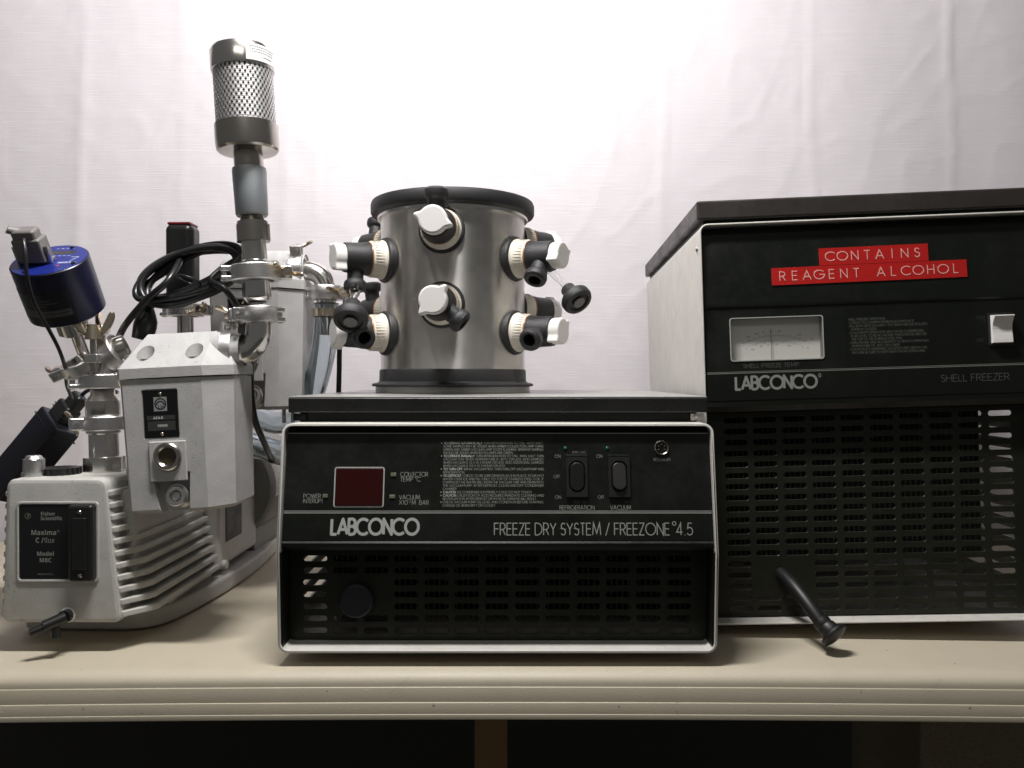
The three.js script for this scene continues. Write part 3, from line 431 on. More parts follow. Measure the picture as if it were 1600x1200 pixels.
    m.position.set((x0 + x1) / 2, yc, -0.0085 + 0.005 * (0.516 - yc) / 0.092 + 0.0009); m.rotation.x = -slope; m.rotation.z = 0.008; return m;
  }
  tape('CONTAINS', 0.1555, 0.2955, 0.4818, 1).userData.label = 'red embossed tape reading CONTAINS';
  tape('REAGENT ALCOHOL', 0.093, 0.3435, 0.4585, 1).userData.label = 'red embossed tape reading REAGENT ALCOHOL';
  // drain hose out of the grille
  const hoseRubber = S({ color: lin(0.008, 0.008, 0.008), roughness: 0.48 }), dh = partGroup('drain_hose', freezer), hp = [V(0.099, 0.062, -0.034), V(0.1005, 0.0595, -0.016), V(0.107, 0.0515, 0.008), V(0.1165, 0.036, 0.03), V(0.127, 0.018, 0.046), V(0.136, 0.0055, 0.054)];
  part('hose', tubeGeo(hp, 0.0088, 48, 18), hoseRubber, dh);
  const dir = V(0.55, -0.62, 0.56).normalize(), st = part('stopper', lathe([[0.0085, -0.02], [0.0108, -0.019], [0.0112, -0.014], [0.0104, -0.011], [0.0118, -0.008], [0.012, -0.002], [0.0172, 0.0005], [0.0185, 0.003], [0.0178, 0.0065], [0.0115, 0.0092], [0, 0.0098]], 40), hoseRubber, dh);
  along(st, V(0.1375, 0.0062, 0.0555), dir);
}

// ───────────────────────── pipe fittings ─────────────────────────
function wingNut(s = 1) {
  const sh = new THREE.Shape(); sh.moveTo(0.003, 0); sh.quadraticCurveTo(0.006, 0.003, 0.0095, 0.011); sh.quadraticCurveTo(0.0115, 0.0165, 0.0145, 0.0155); sh.quadraticCurveTo(0.0165, 0.0125, 0.0135, 0.006); sh.quadraticCurveTo(0.0105, -0.001, 0.005, -0.003); sh.lineTo(0.003, -0.003);
  const w = slab(sh, 0.0042, 0.0013, 6).translate(0, 0, -0.0021);
  return merge([cyl(0.0045, 0.006, 0.011, 16, 0), w, w.clone().rotateY(Math.PI)])        .scale(s * 1.2, s * 1.2, s * 1.2);
}
function clamp(parent, pos, axis, R, nutDir, o = {}) {     // hinged pipe clamp: ring, hinge lug, bolt ears, bolt and wing nut
  const g = partGroup('clamp', parent, pos); const y = axis.clone().normalize(), x = nutDir.clone().addScaledVector(y, -nutDir.dot(y)).normalize(), z = x.clone().cross(y);
  g.quaternion.setFromRotationMatrix(new THREE.Matrix4().makeBasis(x, y, z));
  const h = o.h ?? 0.0085;
  part('clamp_ring', lathe([[R * 0.72, -h * 0.55], [R * 0.72, -h], [R * 0.96, -h], [R, -h * 0.85], [R, h * 0.85], [R * 0.96, h], [R * 0.72, h], [R * 0.72, h * 0.55]], 48), o.mat ?? M.castSteel, g);
  part('hinge_lug', [rbox(0.016, h * 0.66, 0.013, 0.002, -R - 0.004, h * 0.62, 0), rbox(0.016, h * 0.66, 0.013, 0.002, -R - 0.004, -h * 0.62, 0), cyl(0.0035, 0.0035, h * 2.1, 14).translate(-R - 0.007, 0, 0)], o.mat ?? M.castSteel, g);
  part('bolt_ear', [rbox(0.018, h * 1.7, 0.0055, 0.002, R + 0.005, 0, 0.006), rbox(0.018, h * 1.7, 0.0055, 0.002, R + 0.005, 0, -0.006)], o.mat ?? M.castSteel, g);
  part('bolt', cyl(0.0026, 0.0026, 0.038, 12).rotateX(Math.PI / 2).translate(R + 0.007, 0, 0.004), M.steel, g);
  const wn = part('wing_nut', wingNut(o.nut ?? 1).rotateX(Math.PI / 2), M.brass, g); wn.position.set(R + 0.007, 0, o.flip ? -0.015 : 0.015); wn.rotation.z = o.turn ?? 0.5; if (o.flip) wn.rotation.x = Math.PI;
  return g;
}

// ───────────────────────── vacuum pump ─────────────────────────
const pump = thing('vacuum_pump', 'white finned rotary vacuum pump with black nameplate beside the freeze dryer', 'vacuum pump');
{
  const fz = -1.0, yb = 0.0375, yt = 0.2175;
  const s = new THREE.Shape(); // rounded trapezoid front
  const c = [[-0.637, yb], [-0.4875, yb], [-0.507, yt], [-0.6305, yt]], r = 0.012;
  for (let i = 0; i < 4; i++) { const p = new THREE.Vector2(...c[i]), a = new THREE.Vector2(...c[(i + 3) % 4]).sub(p).normalize().multiplyScalar(r).add(p), b = new THREE.Vector2(...c[(i + 1) % 4]).sub(p).normalize().multiplyScalar(r).add(p); if (i) s.lineTo(a.x, a.y); else s.moveTo(a.x, a.y); s.quadraticCurveTo(p.x, p.y, b.x, b.y); }
  part('oil_case', creased(slab(s, 0.275, 0.005, 8).translate(0, 0, fz - 0.275), 0.4), M.pumpWhite, pump);
  // cooling fins down both sides
  for (let k = 0; k < 11; k++) {
    const y = 0.0475 + k * 0.0151, t = (y - yb) / (yt - yb), xr = -0.4875 - 0.0195 * t, xl = -0.637 + 0.0065 * t, out = 0.03 - 0.002 * k;
    for (const sd of [1, -1]) { const x0 = sd > 0 ? xr - 0.004 : xl + 0.004, e = sd > 0 ? xr + out : xl - out * 0.7; const xz = [[x0, fz - 0.0035], [x0 + sd * 0.006, fz - 0.004], [e - sd * 0.004, fz - 0.034], [e, fz - 0.044], [e, fz - 0.262], [x0, fz - 0.262]]; part('fin', prismY(sd > 0 ? xz : xz.map(([a, b]) => [a, b]).reverse(), y - 0.0038, y + 0.0038, 0.0016), M.pumpWhite, pump); }
  }
  part('fin_backing', prismY([[-0.52, fz - 0.03], [-0.484, fz - 0.03], [-0.484, fz - 0.26], [-0.52, fz - 0.26]], 0.043, 0.2), M.pumpWhite, pump);
  // nameplate recess on front
  const fr = roundRect(0.102, 0.1, 0.005); fr.holes.push(roundRect(0.0965, 0.0945, 0.004, -0.04825, -0.04725, THREE.Path));
  part('plate_rim', slab(fr, 0.0022, 0.0006, 6).translate(-0.5655, 0.1395, fz - 0.0005), M.pumpWhite, pump);
  const np = canvasTex(660, 930, (c) => {
    c.fillStyle = '#191a1b'; c.fillRect(0, 0, 660, 930); c.fillStyle = '#8c8d86'; c.textAlign = 'center';
    c.strokeStyle = '#77786f'; c.lineWidth = 6; c.beginPath(); c.arc(110, 140, 34, 0, 7); c.stroke(); c.font = 'italic bold 52px serif'; c.fillText('f', 110, 158);
    c.textAlign = 'left'; c.font = 'bold 62px sans-serif'; c.fillText('Fisher', 270, 135); c.fillText('Scientific', 270, 193);
    c.textAlign = 'center'; c.font = 'bold 84px sans-serif'; c.fillText('Maxima', 310, 378); c.font = '40px sans-serif'; c.fillText('®', 492, 346); c.font = 'bold 84px sans-serif'; c.fillText('C', 230, 475); c.font = 'italic 84px serif'; c.fillText('Plus', 355, 475);
    c.font = 'bold 74px sans-serif'; c.fillText('Model', 330, 640); c.fillText('M8C', 330, 720); c.font = '30px sans-serif'; c.fillText('Made in U.S.A.', 330, 880);
  });
  part('nameplate', new THREE.BoxGeometry(0.0655, 0.0925, 0.0008).translate(-0.581, 0.1395, fz + 0.0004), S({ map: np, roughness: 0.3 }), pump);
  part('oil_gauge', [rbox(0.0305, 0.0945, 0.012, 0.004, -0.5325, 0.1395, fz + 0.006, 3), rbox(0.017, 0.064, 0.003, 0.0014, -0.5325, 0.1395, fz + 0.0125)], M.blackPlastic, pump);
  for (const y of [0.178, 0.1]) part('gauge_screw', geoAlong(lathe([[0.0001, 0.0016], [0.0022, 0.001], [0.003, 0]], 14), V(-0.5325, y, fz + 0.0117), V(0, 0, 1)), M.darkSteel, pump);
  // drain valve
  const dv = partGroup('drain_valve', pump, V(-0.553, 0.0485, fz)); dv.scale.setScalar(0.84);
  part('valve_body', [geoAlong(cyl(0.0095, 0.0095, 0.014, 20), V(0, 0, 0.006), V(0, 0, 1)), geoAlong(cyl(0.0088, 0.0095, 0.03, 6), V(-0.008, -0.004, 0.022), V(-0.8, -0.3, 0.6)), geoAlong(cyl(0.0058, 0.0072, 0.026, 16), V(-0.024, -0.0115, 0.032), V(-0.8, -0.3, 0.5)), geoAlong(cyl(0.0062, 0.0062, 0.022, 16), V(-0.007, -0.016, 0.022), V(0.1, -1, 0.1))], M.blackPlastic, dv);
  part('valve_collar', geoAlong(lathe([[0.0095, 0], [0.0115, 0.0005], [0.0115, 0.0022], [0.0095, 0.003]], 24), V(0, 0, 0.0005), V(0, 0, 1)), M.whitePlastic, dv);
  // on top: cap nut, filler knob
  part('cap_nut', [cyl(0.0145, 0.0145, 0.006, 6, 0.003), cyl(0.0125, 0.0128, 0.018, 6, 0.014), cyl(0.0085, 0.0115, 0.005, 20, 0.0245)].map((g) => g.translate(-0.613, 0.217, -1.03)), M.castSteel, pump);
  const fk = [cyl(0.024, 0.024, 0.009, 40, 0.0055)]; for (let k = 0; k < 20; k++) fk.push(new THREE.BoxGeometry(0.004, 0.009, 0.003).translate(0, 0.0055, 0.0243).rotateY(k / 20 * 2 * Math.PI));
  part('filler_cap', merge(fk).translate(-0.594, 0.216, -1.055), M.blackPlastic, pump);
  // rear end plate, motor, tray
  part('end_plate', rbox(0.19, 0.17, 0.19, 0.008, -0.558, 0.125, fz - 0.362), M.pumpWhite, pump);
  part('rating_plate', rbox(0.0012, 0.1, 0.075, 0.0005, -0.4625, 0.128, fz - 0.335), M.blackPanel, pump);
  part('corner_bolt', [geoAlong(cyl(0.007, 0.008, 0.012, 16), V(-0.462, 0.045, fz - 0.285), V(1, 0, 0))], M.pumpWhite, pump);
  part('motor', lathe([[0, -0.11], [0.088, -0.11], [0.095, -0.103], [0.095, 0.09], [0.09, 0.1], [0, 0.1]], 64).rotateX(Math.PI / 2).translate(-0.525, 0.145, -1.545), M.motorGrey, pump);
  const st = canvasTex(300, 300, (c) => { c.fillStyle = '#c9c7c0'; c.fillRect(0, 0, 300, 300); c.fillStyle = '#4b4a48'; for (let k = 0; k < 14; k++) { let x = 20; while (x < 270) { const w = 8 + 28 * rnd(); c.fillRect(x, 18 + k * 19, Math.min(w, 280 - x), 7); x += w + 7; } } });
  const sg = new THREE.CylinderGeometry(0.0957, 0.0957, 0.075, 16, 1, true, 0, 0.75); sg.rotateX(Math.PI / 2); const sk = part('motor_sticker', sg, S({ map: st, roughness: 0.6, side: THREE.DoubleSide }), pump); sk.position.set(-0.525, 0.145, -1.5); sk.rotation.z = Math.PI / 2 - 0.18;
  const tr = new THREE.Shape(); tr.moveTo(-0.66, 1.09); tr.lineTo(-0.53, 1.085); tr.bezierCurveTo(-0.49, 1.085, -0.476, 1.11, -0.47, 1.15); tr.bezierCurveTo(-0.452, 1.25, -0.445, 1.38, -0.455, 1.5); tr.lineTo(-0.47, 1.66); tr.lineTo(-0.66, 1.66); tr.closePath();
  part('base_tray', slab(tr, 0.026, 0.004, 14).rotateX(-Math.PI / 2).translate(0, 0.002, 0), M.pumpWhite, pump);
  part('base_foot', rbox(0.16, 0.02, 0.16, 0.003, -0.558, 0.033, -1.2), M.pumpWhite, pump);
  part('motor_foot', rbox(0.12, 0.05, 0.15, 0.003, -0.53, 0.042, -1.54), M.motorGrey, pump);
}

// ───────────────────────── oil mist filters ─────────────────────────
function mistFilter(label, full) {
  const t = thing('oil_mist_filter', label, 'mist filter', [0, 0, 0], 'oil mist filters');
  // origin: bottom centre of the front face; body 0.16 wide, 0.1 deep, 0.167 high, cap above
  const oct = (w, d0, d1, ch) => { const e = w / 2, l = e - 0.027; return [[-l + 0.004, d0], [e - ch, d0], [e, d0 - ch], [e, d1], [-l, d1], [-l, d0 - 0.004]]; };
  const lo = oct(0.152, -0.001, -0.098, 0.026), hi = oct(0.16, 0, -0.1, 0.03), pts = [];
  for (const [x, z] of lo) pts.push(V(x, 0.004, z)); for (const [x, z] of hi) pts.push(V(x, 0.167, z)); for (const [x, z] of oct(0.142, -0.008, -0.09, 0.024)) pts.push(V(x, -0.001, z));
  const wd = new THREE.Shape([[-0.018, 0.048], [0.03, 0.048], [0.026, -0.012], [-0.008, -0.012]].map(([x, y]) => new THREE.Vector2(x, y)));
  const wedge = metreUV(new THREE.ExtrudeGeometry(wd, { depth: 0.03, bevelEnabled: false }).rotateX(0.3).translate(0, 0.006, -0.0205));
  const plateCut = metreUV(new THREE.ExtrudeGeometry(roundRect(0.0455, 0.0625, 0.003), { depth: 0.01, bevelEnabled: false }).translate(-0.003, 0.123, -0.0022));
  part('body', creased(metreUV(cut(metreUV(new ConvexGeometry(pts)), wedge, plateCut)), 0.25), M.castWhite, t);
  const cp = []; for (const [x, z] of oct(0.164, 0.002, -0.102, 0.03)) cp.push(V(x, 0.1685, z), V(x, 0.181, z)); for (const [x, z] of [[-0.034, -0.046], [0.052, -0.046], [0.06, -0.056], [0.06, -0.098], [-0.04, -0.098]]) cp.push(V(x, 0.226, z));
  const pocket = (x) => metreUV(new THREE.CylinderGeometry(0.0118, 0.0105, 0.05, 28).translate(x, 0.188 + 0.025, -0.0185).toNonIndexed());
  part('cap', creased(metreUV(cut(metreUV(new ConvexGeometry(cp)), pocket(-0.026), pocket(0.036))), 0.3), M.castWhite, t);
  for (const x of [-0.026, 0.036]) part('cap_bolt', cyl(0.0062, 0.0062, 0.005, 6).translate(x, 0.1905, -0.0165), M.castSteel, t);
  // nameplate
  const tx = canvasTex(360, 500, (c) => {
    c.fillStyle = '#0d0e10'; c.fillRect(0, 0, 360, 500); c.fillStyle = '#8d8f8e'; c.fillRect(110, 70, 140, 150); c.strokeStyle = '#141517'; c.lineWidth = 14; c.beginPath(); c.arc(180, 145, 56, 0, 7); c.stroke(); c.beginPath(); c.arc(180, 158, 40, Math.PI, 2 * Math.PI); c.stroke();
    c.fillStyle = '#141517'; c.font = 'bold 52px sans-serif'; c.textAlign = 'center'; c.fillText('LH', 184, 196); c.fillStyle = '#3a3b3b'; c.fillRect(30, 265, 300, 46); c.fillRect(36, 325, 294, 100); c.fillStyle = '#c7c7c0'; c.font = 'bold 40px sans-serif'; c.fillText(full ? 'AF4-8' : 'C', full ? 150 : 250, 304); if (full) c.fillText('18909', 190, 388);
  });
  part('nameplate', new THREE.BoxGeometry(0.0425, 0.059, 0.001).translate(-0.003, 0.123, -0.0014), S({ map: tx, roughness: 0.3 }), t);
  for (const y of [0.148, 0.098]) part('plate_rivet', geoAlong(lathe([[0.0001, 0.0012], [0.0016, 0.0008], [0.0022, 0]], 12), V(-0.003, y, -0.0009), V(0, 0, 1)), M.brass, t);
  // oil sight port
  part('sight_boss', rbox(0.046, 0.05, 0.004, 0.0015, 0.004, 0.064, 0.0008), M.castWhite, t);
  part('sight_ring', geoAlong(lathe([[0.0105, -0.001], [0.0105, 0.003], [0.0125, 0.0052], [0.0158, 0.0052], [0.0175, 0.0036], [0.0178, 0]], 36), V(0.0045, 0.07, 0.002), V(0, 0, 1)), M.darkSteel, t);
  part('sight_glass', geoAlong(cyl(0.0108, 0.0108, 0.001, 28), V(0.0045, 0.07, 0.0033), V(0, 0, 1)), S({ color: lin(0.06, 0.045, 0.025), roughness: 0.12 }), t);
  // drain plug in a wedge-shaped pocket
  part('drain_plug', [geoAlong(lathe([[0.006, 0.003], [0.0075, 0.0062], [0.0118, 0.0062], [0.013, 0.005], [0.0132, 0]], 32), V(0.009, 0.019, -0.0085), V(0, 0.15, 1)), geoAlong(cyl(0.0145, 0.0165, 0.012, 32), V(0.009, 0.019, -0.0135), V(0, 0.15, 1)), geoAlong(lathe([[0.0001, 0.001], [0.006, 0.001], [0.0062, 0.005]], 6), V(0.009, 0.019, -0.0085), V(0, 0.15, 1))], M.castSteel, t);
  return t;
}
const mist1 = mistFilter('white cast oil mist filter bolted over the finned vacuum pump', true);
mist1.position.copy(at(262, 801, 1.0)); mist1.rotation.z = 0.05;
part('outlet_spigot', geoAlong(lathe([[0.0001, 0], [0.027, 0], [0.0265, 0.012], [0.0215, 0.018], [0.0215, 0.036]], 40), V(0.05, 0.2, -0.055), V(1, 0.0, 0)), M.castWhite, mist1);
part('mounting_arm', rbox(0.1, 0.05, 0.04, 0.004, -0.03, 0.03, -0.08), M.castWhite, mist1);
const mist2 = mistFilter('white cast oil mist filter standing behind, with cord hanging before it', false);
mist2.position.copy(at(384, 640, 1.19)); mist2.rotation.z = 0.012; mist2.scale.set(1, 1.07, 1);
part('outlet_spigot', geoAlong(lathe([[0.0001, 0], [0.025, 0], [0.0245, 0.01], [0.0205, 0.016], [0.0205, 0.03]], 40), V(0.05, 0.2, -0.05), V(1, 0, 0)), M.castWhite, mist2);
part('stand_pipe', cyl(0.014, 0.014, 0.12, 24, -0.058).translate(-0.045, 0, -0.06), M.steel, mist2);
part('mounting_stud', [cyl(0.003, 0.003, 0.022, 10, -0.01).translate(0.045, 0, -0.04), cyl(0.003, 0.003, 0.022, 10, -0.01).translate(0.053, 0, -0.06)], M.darkSteel, mist2);

// ───────────────────────── exhaust stack with muffler ─────────────────────────
{
  const t = thing('exhaust_stack', 'upright steel exhaust pipe with perforated muffler on the front mist filter', 'exhaust pipe', at(404, 495, 1.06)); t.rotation.z = 0.06;
  const k = 1.06 / F, y = (v) => (495 - v) * k, r = (p) => p * k;
  // bend down to the filter outlet
  const inv = t.position.clone();
  const loc = (u, v, d) => t.worldToLocal(at(u, v, d)); t.updateMatrixWorld(true);
  part('elbow', tubeGeo([V(0, 0.004, 0), V(0, -0.012, 0), V(-0.003, -0.028, 0), V(-0.014, -0.041, 0), V(-0.026, -0.0445, 0.001), V(-0.04, -0.045, 0.002)], r(20), 40, 28), M.steel, t);
  clamp(t, V(-0.042, -0.0445, 0.002), V(1, 0, 0), r(35), V(0.1, -1, 0.25), { h: 0.011, turn: 0.2, flip: true });
  clamp(t, V(0, y(492), 0), UP, r(29), V(-0.75, 0, 0.75), { h: 0.0105, turn: 0.9 });
  part('valve_body', lathe([[r(14), y(484)], [r(14), y(474)], [r(21), y(467)], [r(22), y(464)], [r(22), y(436)], [r(20), y(434)]], 40), M.steel, t);
  clamp(t, V(0, y(427), 0), UP, r(38), V(0.95, 0, -0.35), { h: 0.0105, turn: -0.4, nut: 1.1 });
  part('riser', lathe([[r(20), y(416)], [r(21.5), y(415)], [r(21.5), y(409)], [r(19), y(407)], [r(19), y(378)]], 40), M.steel, t);
  part('hex_nut', [cyl(r(26.5), r(26.5), y(352) - y(378), 8, y(365)), lathe([[r(23.5), y(353)], [r(23.5), y(347)], [r(20), y(346)]], 32)], M.darkSteel, t);
  const th = []; for (let i = 0; i < 7; i++) { const v = 347 - i * 1.7; th.push([r(17.2), y(v)], [r(18.4), y(v - 0.85)]); } part('threaded_nipple', lathe(th, 36), M.darkSteel, t);
  part('coupling', lathe([[r(19), y(338)], [r(23), y(338)], [r(24.5), y(335)], [r(26), y(268)], [r(25.5), y(264)], [r(20), y(263.5)]], 44), M.zinc, t);
  part('neck', lathe([[r(22), y(264)], [r(22.5), y(258)], [r(22), y(236)]], 36), M.darkSteel, t);
  const mf = partGroup('muffler', t, V(0, 0, 0));
  part('muffler_base', lathe([[r(20), y(240)], [r(44), y(238)], [r(47), y(235)], [r(48), y(226)], [r(48), y(198)], [r(46), y(196.5)]], 64), M.darkSteel, mf);
  // perforated sleeve: a sheet with round holes, rolled up
  const R = r(45.2), circ = 2 * Math.PI * R, h0 = y(200), h1 = y(114), cols = 38, rows = 15, sh = new THREE.Shape([[0, h0], [circ, h0], [circ, h1], [0, h1]].map(([a, b]) => new THREE.Vector2(a, b))), px = circ / cols, py = (h1 - h0) / rows;
  for (let j = 0; j < rows; j++) for (let i = 0; i < cols; i++) { const p = new THREE.Path(), cx = (i + (j % 2 ? 0.72 : 0.24)) * px, cy = h0 + (j + 0.5) * py; p.absarc(cx, cy, px * 0.27, 0, 2 * Math.PI); sh.holes.push(p); }
  const fg = new THREE.ExtrudeGeometry(sh, { depth: 0.0009, bevelEnabled: false, curveSegments: 6 }), p = fg.attributes.position;
  for (let i = 0; i < p.count; i++) { const a = p.getX(i) / R, q = R + p.getZ(i) - 0.0008; p.setXYZ(i, -q * Math.sin(a), p.getY(i), -q * Math.cos(a)); } { const nn = fg.attributes.normal; for (let i = 0; i < p.count; i++) { const nx = nn.getX(i), ny = nn.getY(i), nz = nn.getZ(i), l = Math.hypot(p.getX(i), p.getZ(i)), ox = p.getX(i) / l, oz = p.getZ(i) / l; nn.setXYZ(i, ox * nz + oz * nx, ny, oz * nz - ox * nx); } }
  part('perforated_sleeve', fg, S({ color: lin(0.85, 0.84, 0.83), metalness: 1, roughness: 0.5 }), mf);
  part('filter_core', cyl(R - 0.0032, R - 0.0032, h1 - h0, 48, (h0 + h1) / 2), S({ color: lin(0.12, 0.12, 0.12), roughness: 0.7 }), mf);
  part('muffler_cap', lathe([[r(44), y(115)], [r(47.5), y(114)], [r(48), y(112)], [r(48), y(85)], [r(45), y(80)], [r(38), y(78)], [0, y(77)]], 64), M.steel, mf);
  part('cap_stud', new THREE.SphereGeometry(0.003, 12, 8).translate(-0.004, y(76.5), 0.005), M.darkSteel, mf);
  const sx = canvasTex(512, 256, (c) => { c.fillStyle = '#d8d8d6'; c.fillRect(0, 0, 512, 256); c.fillStyle = '#3c3c40'; c.font = 'bold 30px sans-serif'; ['OIL MIST EXHAUST', 'FILTER ELEMENT', 'REPLACE WHEN WET'].forEach((s, i) => { let x = 24 + i * 26; while (x < 440 - i * 20) { const w = 10 + 24 * rnd(); c.fillRect(x, 36 + i * 40, w, 17); x += w + 8; } }); c.fillRect(80, 200, 40, 4); c.fillRect(240, 180, 160, 16); });
  part('muffler_sticker', new THREE.CylinderGeometry(r(48.6), r(48.6), y(86) - y(111), 24, 1, true, 0.42, 1.2).translate(0, (y(86) + y(111)) / 2, 0), S({ map: sx, roughness: 0.5, side: THREE.DoubleSide }), mf);
}

// ───────────────────────── inlet fitting and gauges ─────────────────────────
const D1 = 1.085;
{
  const t = thing('inlet_fitting', 'clamped steel inlet pipe rising from the pump top', 'pipe fitting', at(163, 741, D1)); t.rotation.z = 0.02;
  const k = D1 / F, y = (v) => (741 - v) * k, r = (p) => p * k;
  part('hex_base', [cyl(r(30), r(30), y(714) - y(741), 6, (y(714) + y(741)) / 2), cyl(r(31), r(31), 0.003, 40, 0.002)], M.steel, t);
  part('riser', lathe([[r(20), y(715)], [r(21.5), y(713)], [r(21.5), y(678)], [r(25), y(676)], [r(25), y(672)]], 40), M.steel, t);
  clamp(t, V(0, y(661), 0), UP, r(31), V(-0.8, 0, 0.6), { h: 0.0095, turn: 1.2 });
  part('reducer', lathe([[r(24), y(650)], [r(25), y(648)], [r(25), y(626)], [r(18), y(617)], [r(17), y(606)]], 40), M.steel, t);
  clamp(t, V(0.002, y(596), 0), UP, r(36), V(0.8, 0, -0.6), { h: 0.0095 });
  part('tee_bend', tubeGeo([V(0, y(592), 0), V(0.001, y(578), 0), V(0.006, y(562), 0), V(0.018, y(548), 0), V(0.032, y(541), -0.004)], r(19), 36, 26), M.steel, t);
  clamp(t, V(0.018, y(553), 0.002), V(0.9, 0.5, 0), r(30), V(-0.45, 0.9, 0.3), { h: 0.009, turn: 0.1, nut: 1.35 });
  clamp(t, V(-0.026, y(572), 0.012), V(-0.25, 0.8, 0.45), r(25), V(-0.9, -0.1, 0.3), { h: 0.008, turn: 0.3 });
  part('clamp_bolt', cyl(0.0042, 0.0042, 0.062, 14).translate(0.0045, y(545), 0.03), M.darkSteel, t); { const w = part('wing_nut', wingNut(1.45), M.brass, t); w.position.set(0.0045, y(521), 0.03); w.rotation.y = 0.35; part('bolt_block', rbox(0.017, 0.012, 0.016, 0.002, 0.0045, y(561), 0.03), M.castSteel, t); }
  part('side_port', geoAlong(cyl(r(13), r(13), 0.05, 28), V(-0.012, y(580), 0.006), V(-0.62, 0.75, 0.1)), M.steel, t);
}
{ // blue gauge: stands on a short neck, face turned to the viewer
  const base = at(146, 553, 1.075), top = at(83, 412, 1.025), fwd = V(0, 0, 1);
  const bot = at(108, 488, 1.075); const view = bot.clone().sub(camera.position).normalize();
  const right = V(1, 0, 0).addScaledVector(view, -view.x).normalize(), up = right.clone().cross(view).negate(); if (up.y < 0) up.negate();
  const axis = right.clone().multiplyScalar(-0.27 * 0.91).addScaledVector(up, 0.96 * 0.91).addScaledVector(view, -0.4).normalize();
  const t = thing('vacuum_gauge', 'round blue digital vacuum gauge tilted on its steel neck', 'vacuum gauge', bot);
  const zc = V(0, 0, 1).addScaledVector(axis, -axis.z).normalize(), xc = axis.clone().cross(zc).normalize(); t.quaternion.setFromRotationMatrix(new THREE.Matrix4().makeBasis(xc, axis, zc));
  const R = 0.0468, L = 0.076;
  part('gauge_body', lathe([[0, 0], [R - 0.004, 0], [R, 0.003], [R, L - 0.001], [R - 0.0012, L]], 72), M.blue, t);
  const face = canvasTex(512, 512, (c) => {
    c.fillStyle = '#17246f'; c.fillRect(0, 0, 512, 512); c.fillStyle = '#2a2416'; c.fillRect(205, 110, 190, 48); c.fillStyle = '#4a421f'; c.font = 'bold 46px monospace'; c.fillText('8888', 232, 149);
    c.strokeStyle = '#c9cfe0'; c.lineWidth = 5; c.setLineDash([22, 14]); c.beginPath(); c.moveTo(220, 62); c.lineTo(360, 62); c.stroke(); c.beginPath(); c.moveTo(250, 190); c.lineTo(390, 190); c.stroke(); c.setLineDash([]);
    c.beginPath(); c.moveTo(395, 215); c.lineTo(452, 215); c.lineTo(412, 285); c.stroke(); c.fillStyle = '#c9cfe0'; c.font = 'bold 30px sans-serif'; c.fillText('INFICON', 340, 322); c.fillStyle = '#d23b4c'; c.beginPath(); c.arc(362, 360, 9, 0, 7); c.fill();
  });
  part('gauge_face', new THREE.CircleGeometry(R - 0.0014, 64).rotateX(-Math.PI / 2).translate(0, L + 0.0004, 0), S({ map: face, roughness: 0.3 }), t);
  for (const a of [20, 110, 200, 290]) part('face_screw', lathe([[0.0001, 0.0022], [0.0025, 0.0018], [0.0032, 0]], 14).translate(0.039 * Math.cos(a * Math.PI / 180), L + 0.0005, 0.039 * Math.sin(a * Math.PI / 180)), M.blackPlastic, t);
  const lb = canvasTex(512, 256, (c) => { c.fillStyle = '#0a0b14'; c.fillRect(0, 0, 512, 256); c.fillStyle = '#3f4150'; c.font = 'bold 38px sans-serif'; c.fillText('DYNE   C E', 90, 52); c.fillRect(20, 70, 330, 8); c.fillRect(20, 92, 380, 8); c.fillRect(20, 114, 300, 8); c.fillStyle = '#4a4a4a'; c.fillRect(120, 158, 360, 56); c.fillStyle = '#15151a'; c.fillRect(130, 180, 340, 7); });
  const lg = new THREE.CylinderGeometry(R + 0.0004, R + 0.0004, 0.042, 40, 1, true, -1.0, 1.75).translate(0, 0.031, 0); part('gauge_label', lg, S({ map: lb, roughness: 0.4, side: THREE.DoubleSide }), t);
  part('gauge_neck', [cyl(0.0085, 0.0085, 0.075, 24, -0.035), cyl(0.0215, 0.0215, 0.022, 8, -0.017), cyl(0.0175, 0.0195, 0.008, 32, -0.002)], M.steel, t);
  const cn = partGroup('cable_connector', t, V(-0.0125, L, 0.006)); cn.scale.set(1.1, 0.88, 1.15);
  part('hood', [rbox(0.032, 0.036, 0.021, 0.003, 0, 0.021, 0), rbox(0.027, 0.016, 0.018, 0.004, -0.001, 0.044, 0), geoAlong(cyl(0.0055, 0.006, 0.014, 16), V(-0.012, 0.05, 0.002), V(-0.7, 0.5, 0.3)), rbox(0.037, 0.006, 0.0125, 0.0015, 0, 0.0032, 0)], M.greyPlastic, cn);
  for (const x of [0.0185, -0.0185]) part('connector_screw', cyl(0.0022, 0.0022, 0.026, 10, 0.014).translate(x, 0, 0.004), M.steel, cn);
}
{ // gauge cable, from the connector down the side of the gauge to the power adapter
  const t = part('gauge_cable', capped([at(42, 382, 1.0), at(38, 374, 0.99), at(40, 392, 0.983), at(43, 430, 0.985), at(54, 472, 1.0), at(74, 510, 1.02), at(92, 545, 1.04), at(102, 575, 1.06), at(104, 600, 1.1), at(112, 622, 1.14)], 0.0024, 90, 10), M.cord, scene);
  t.userData = { label: 'thin black cable running down the front of the blue gauge', category: 'cable' };
}
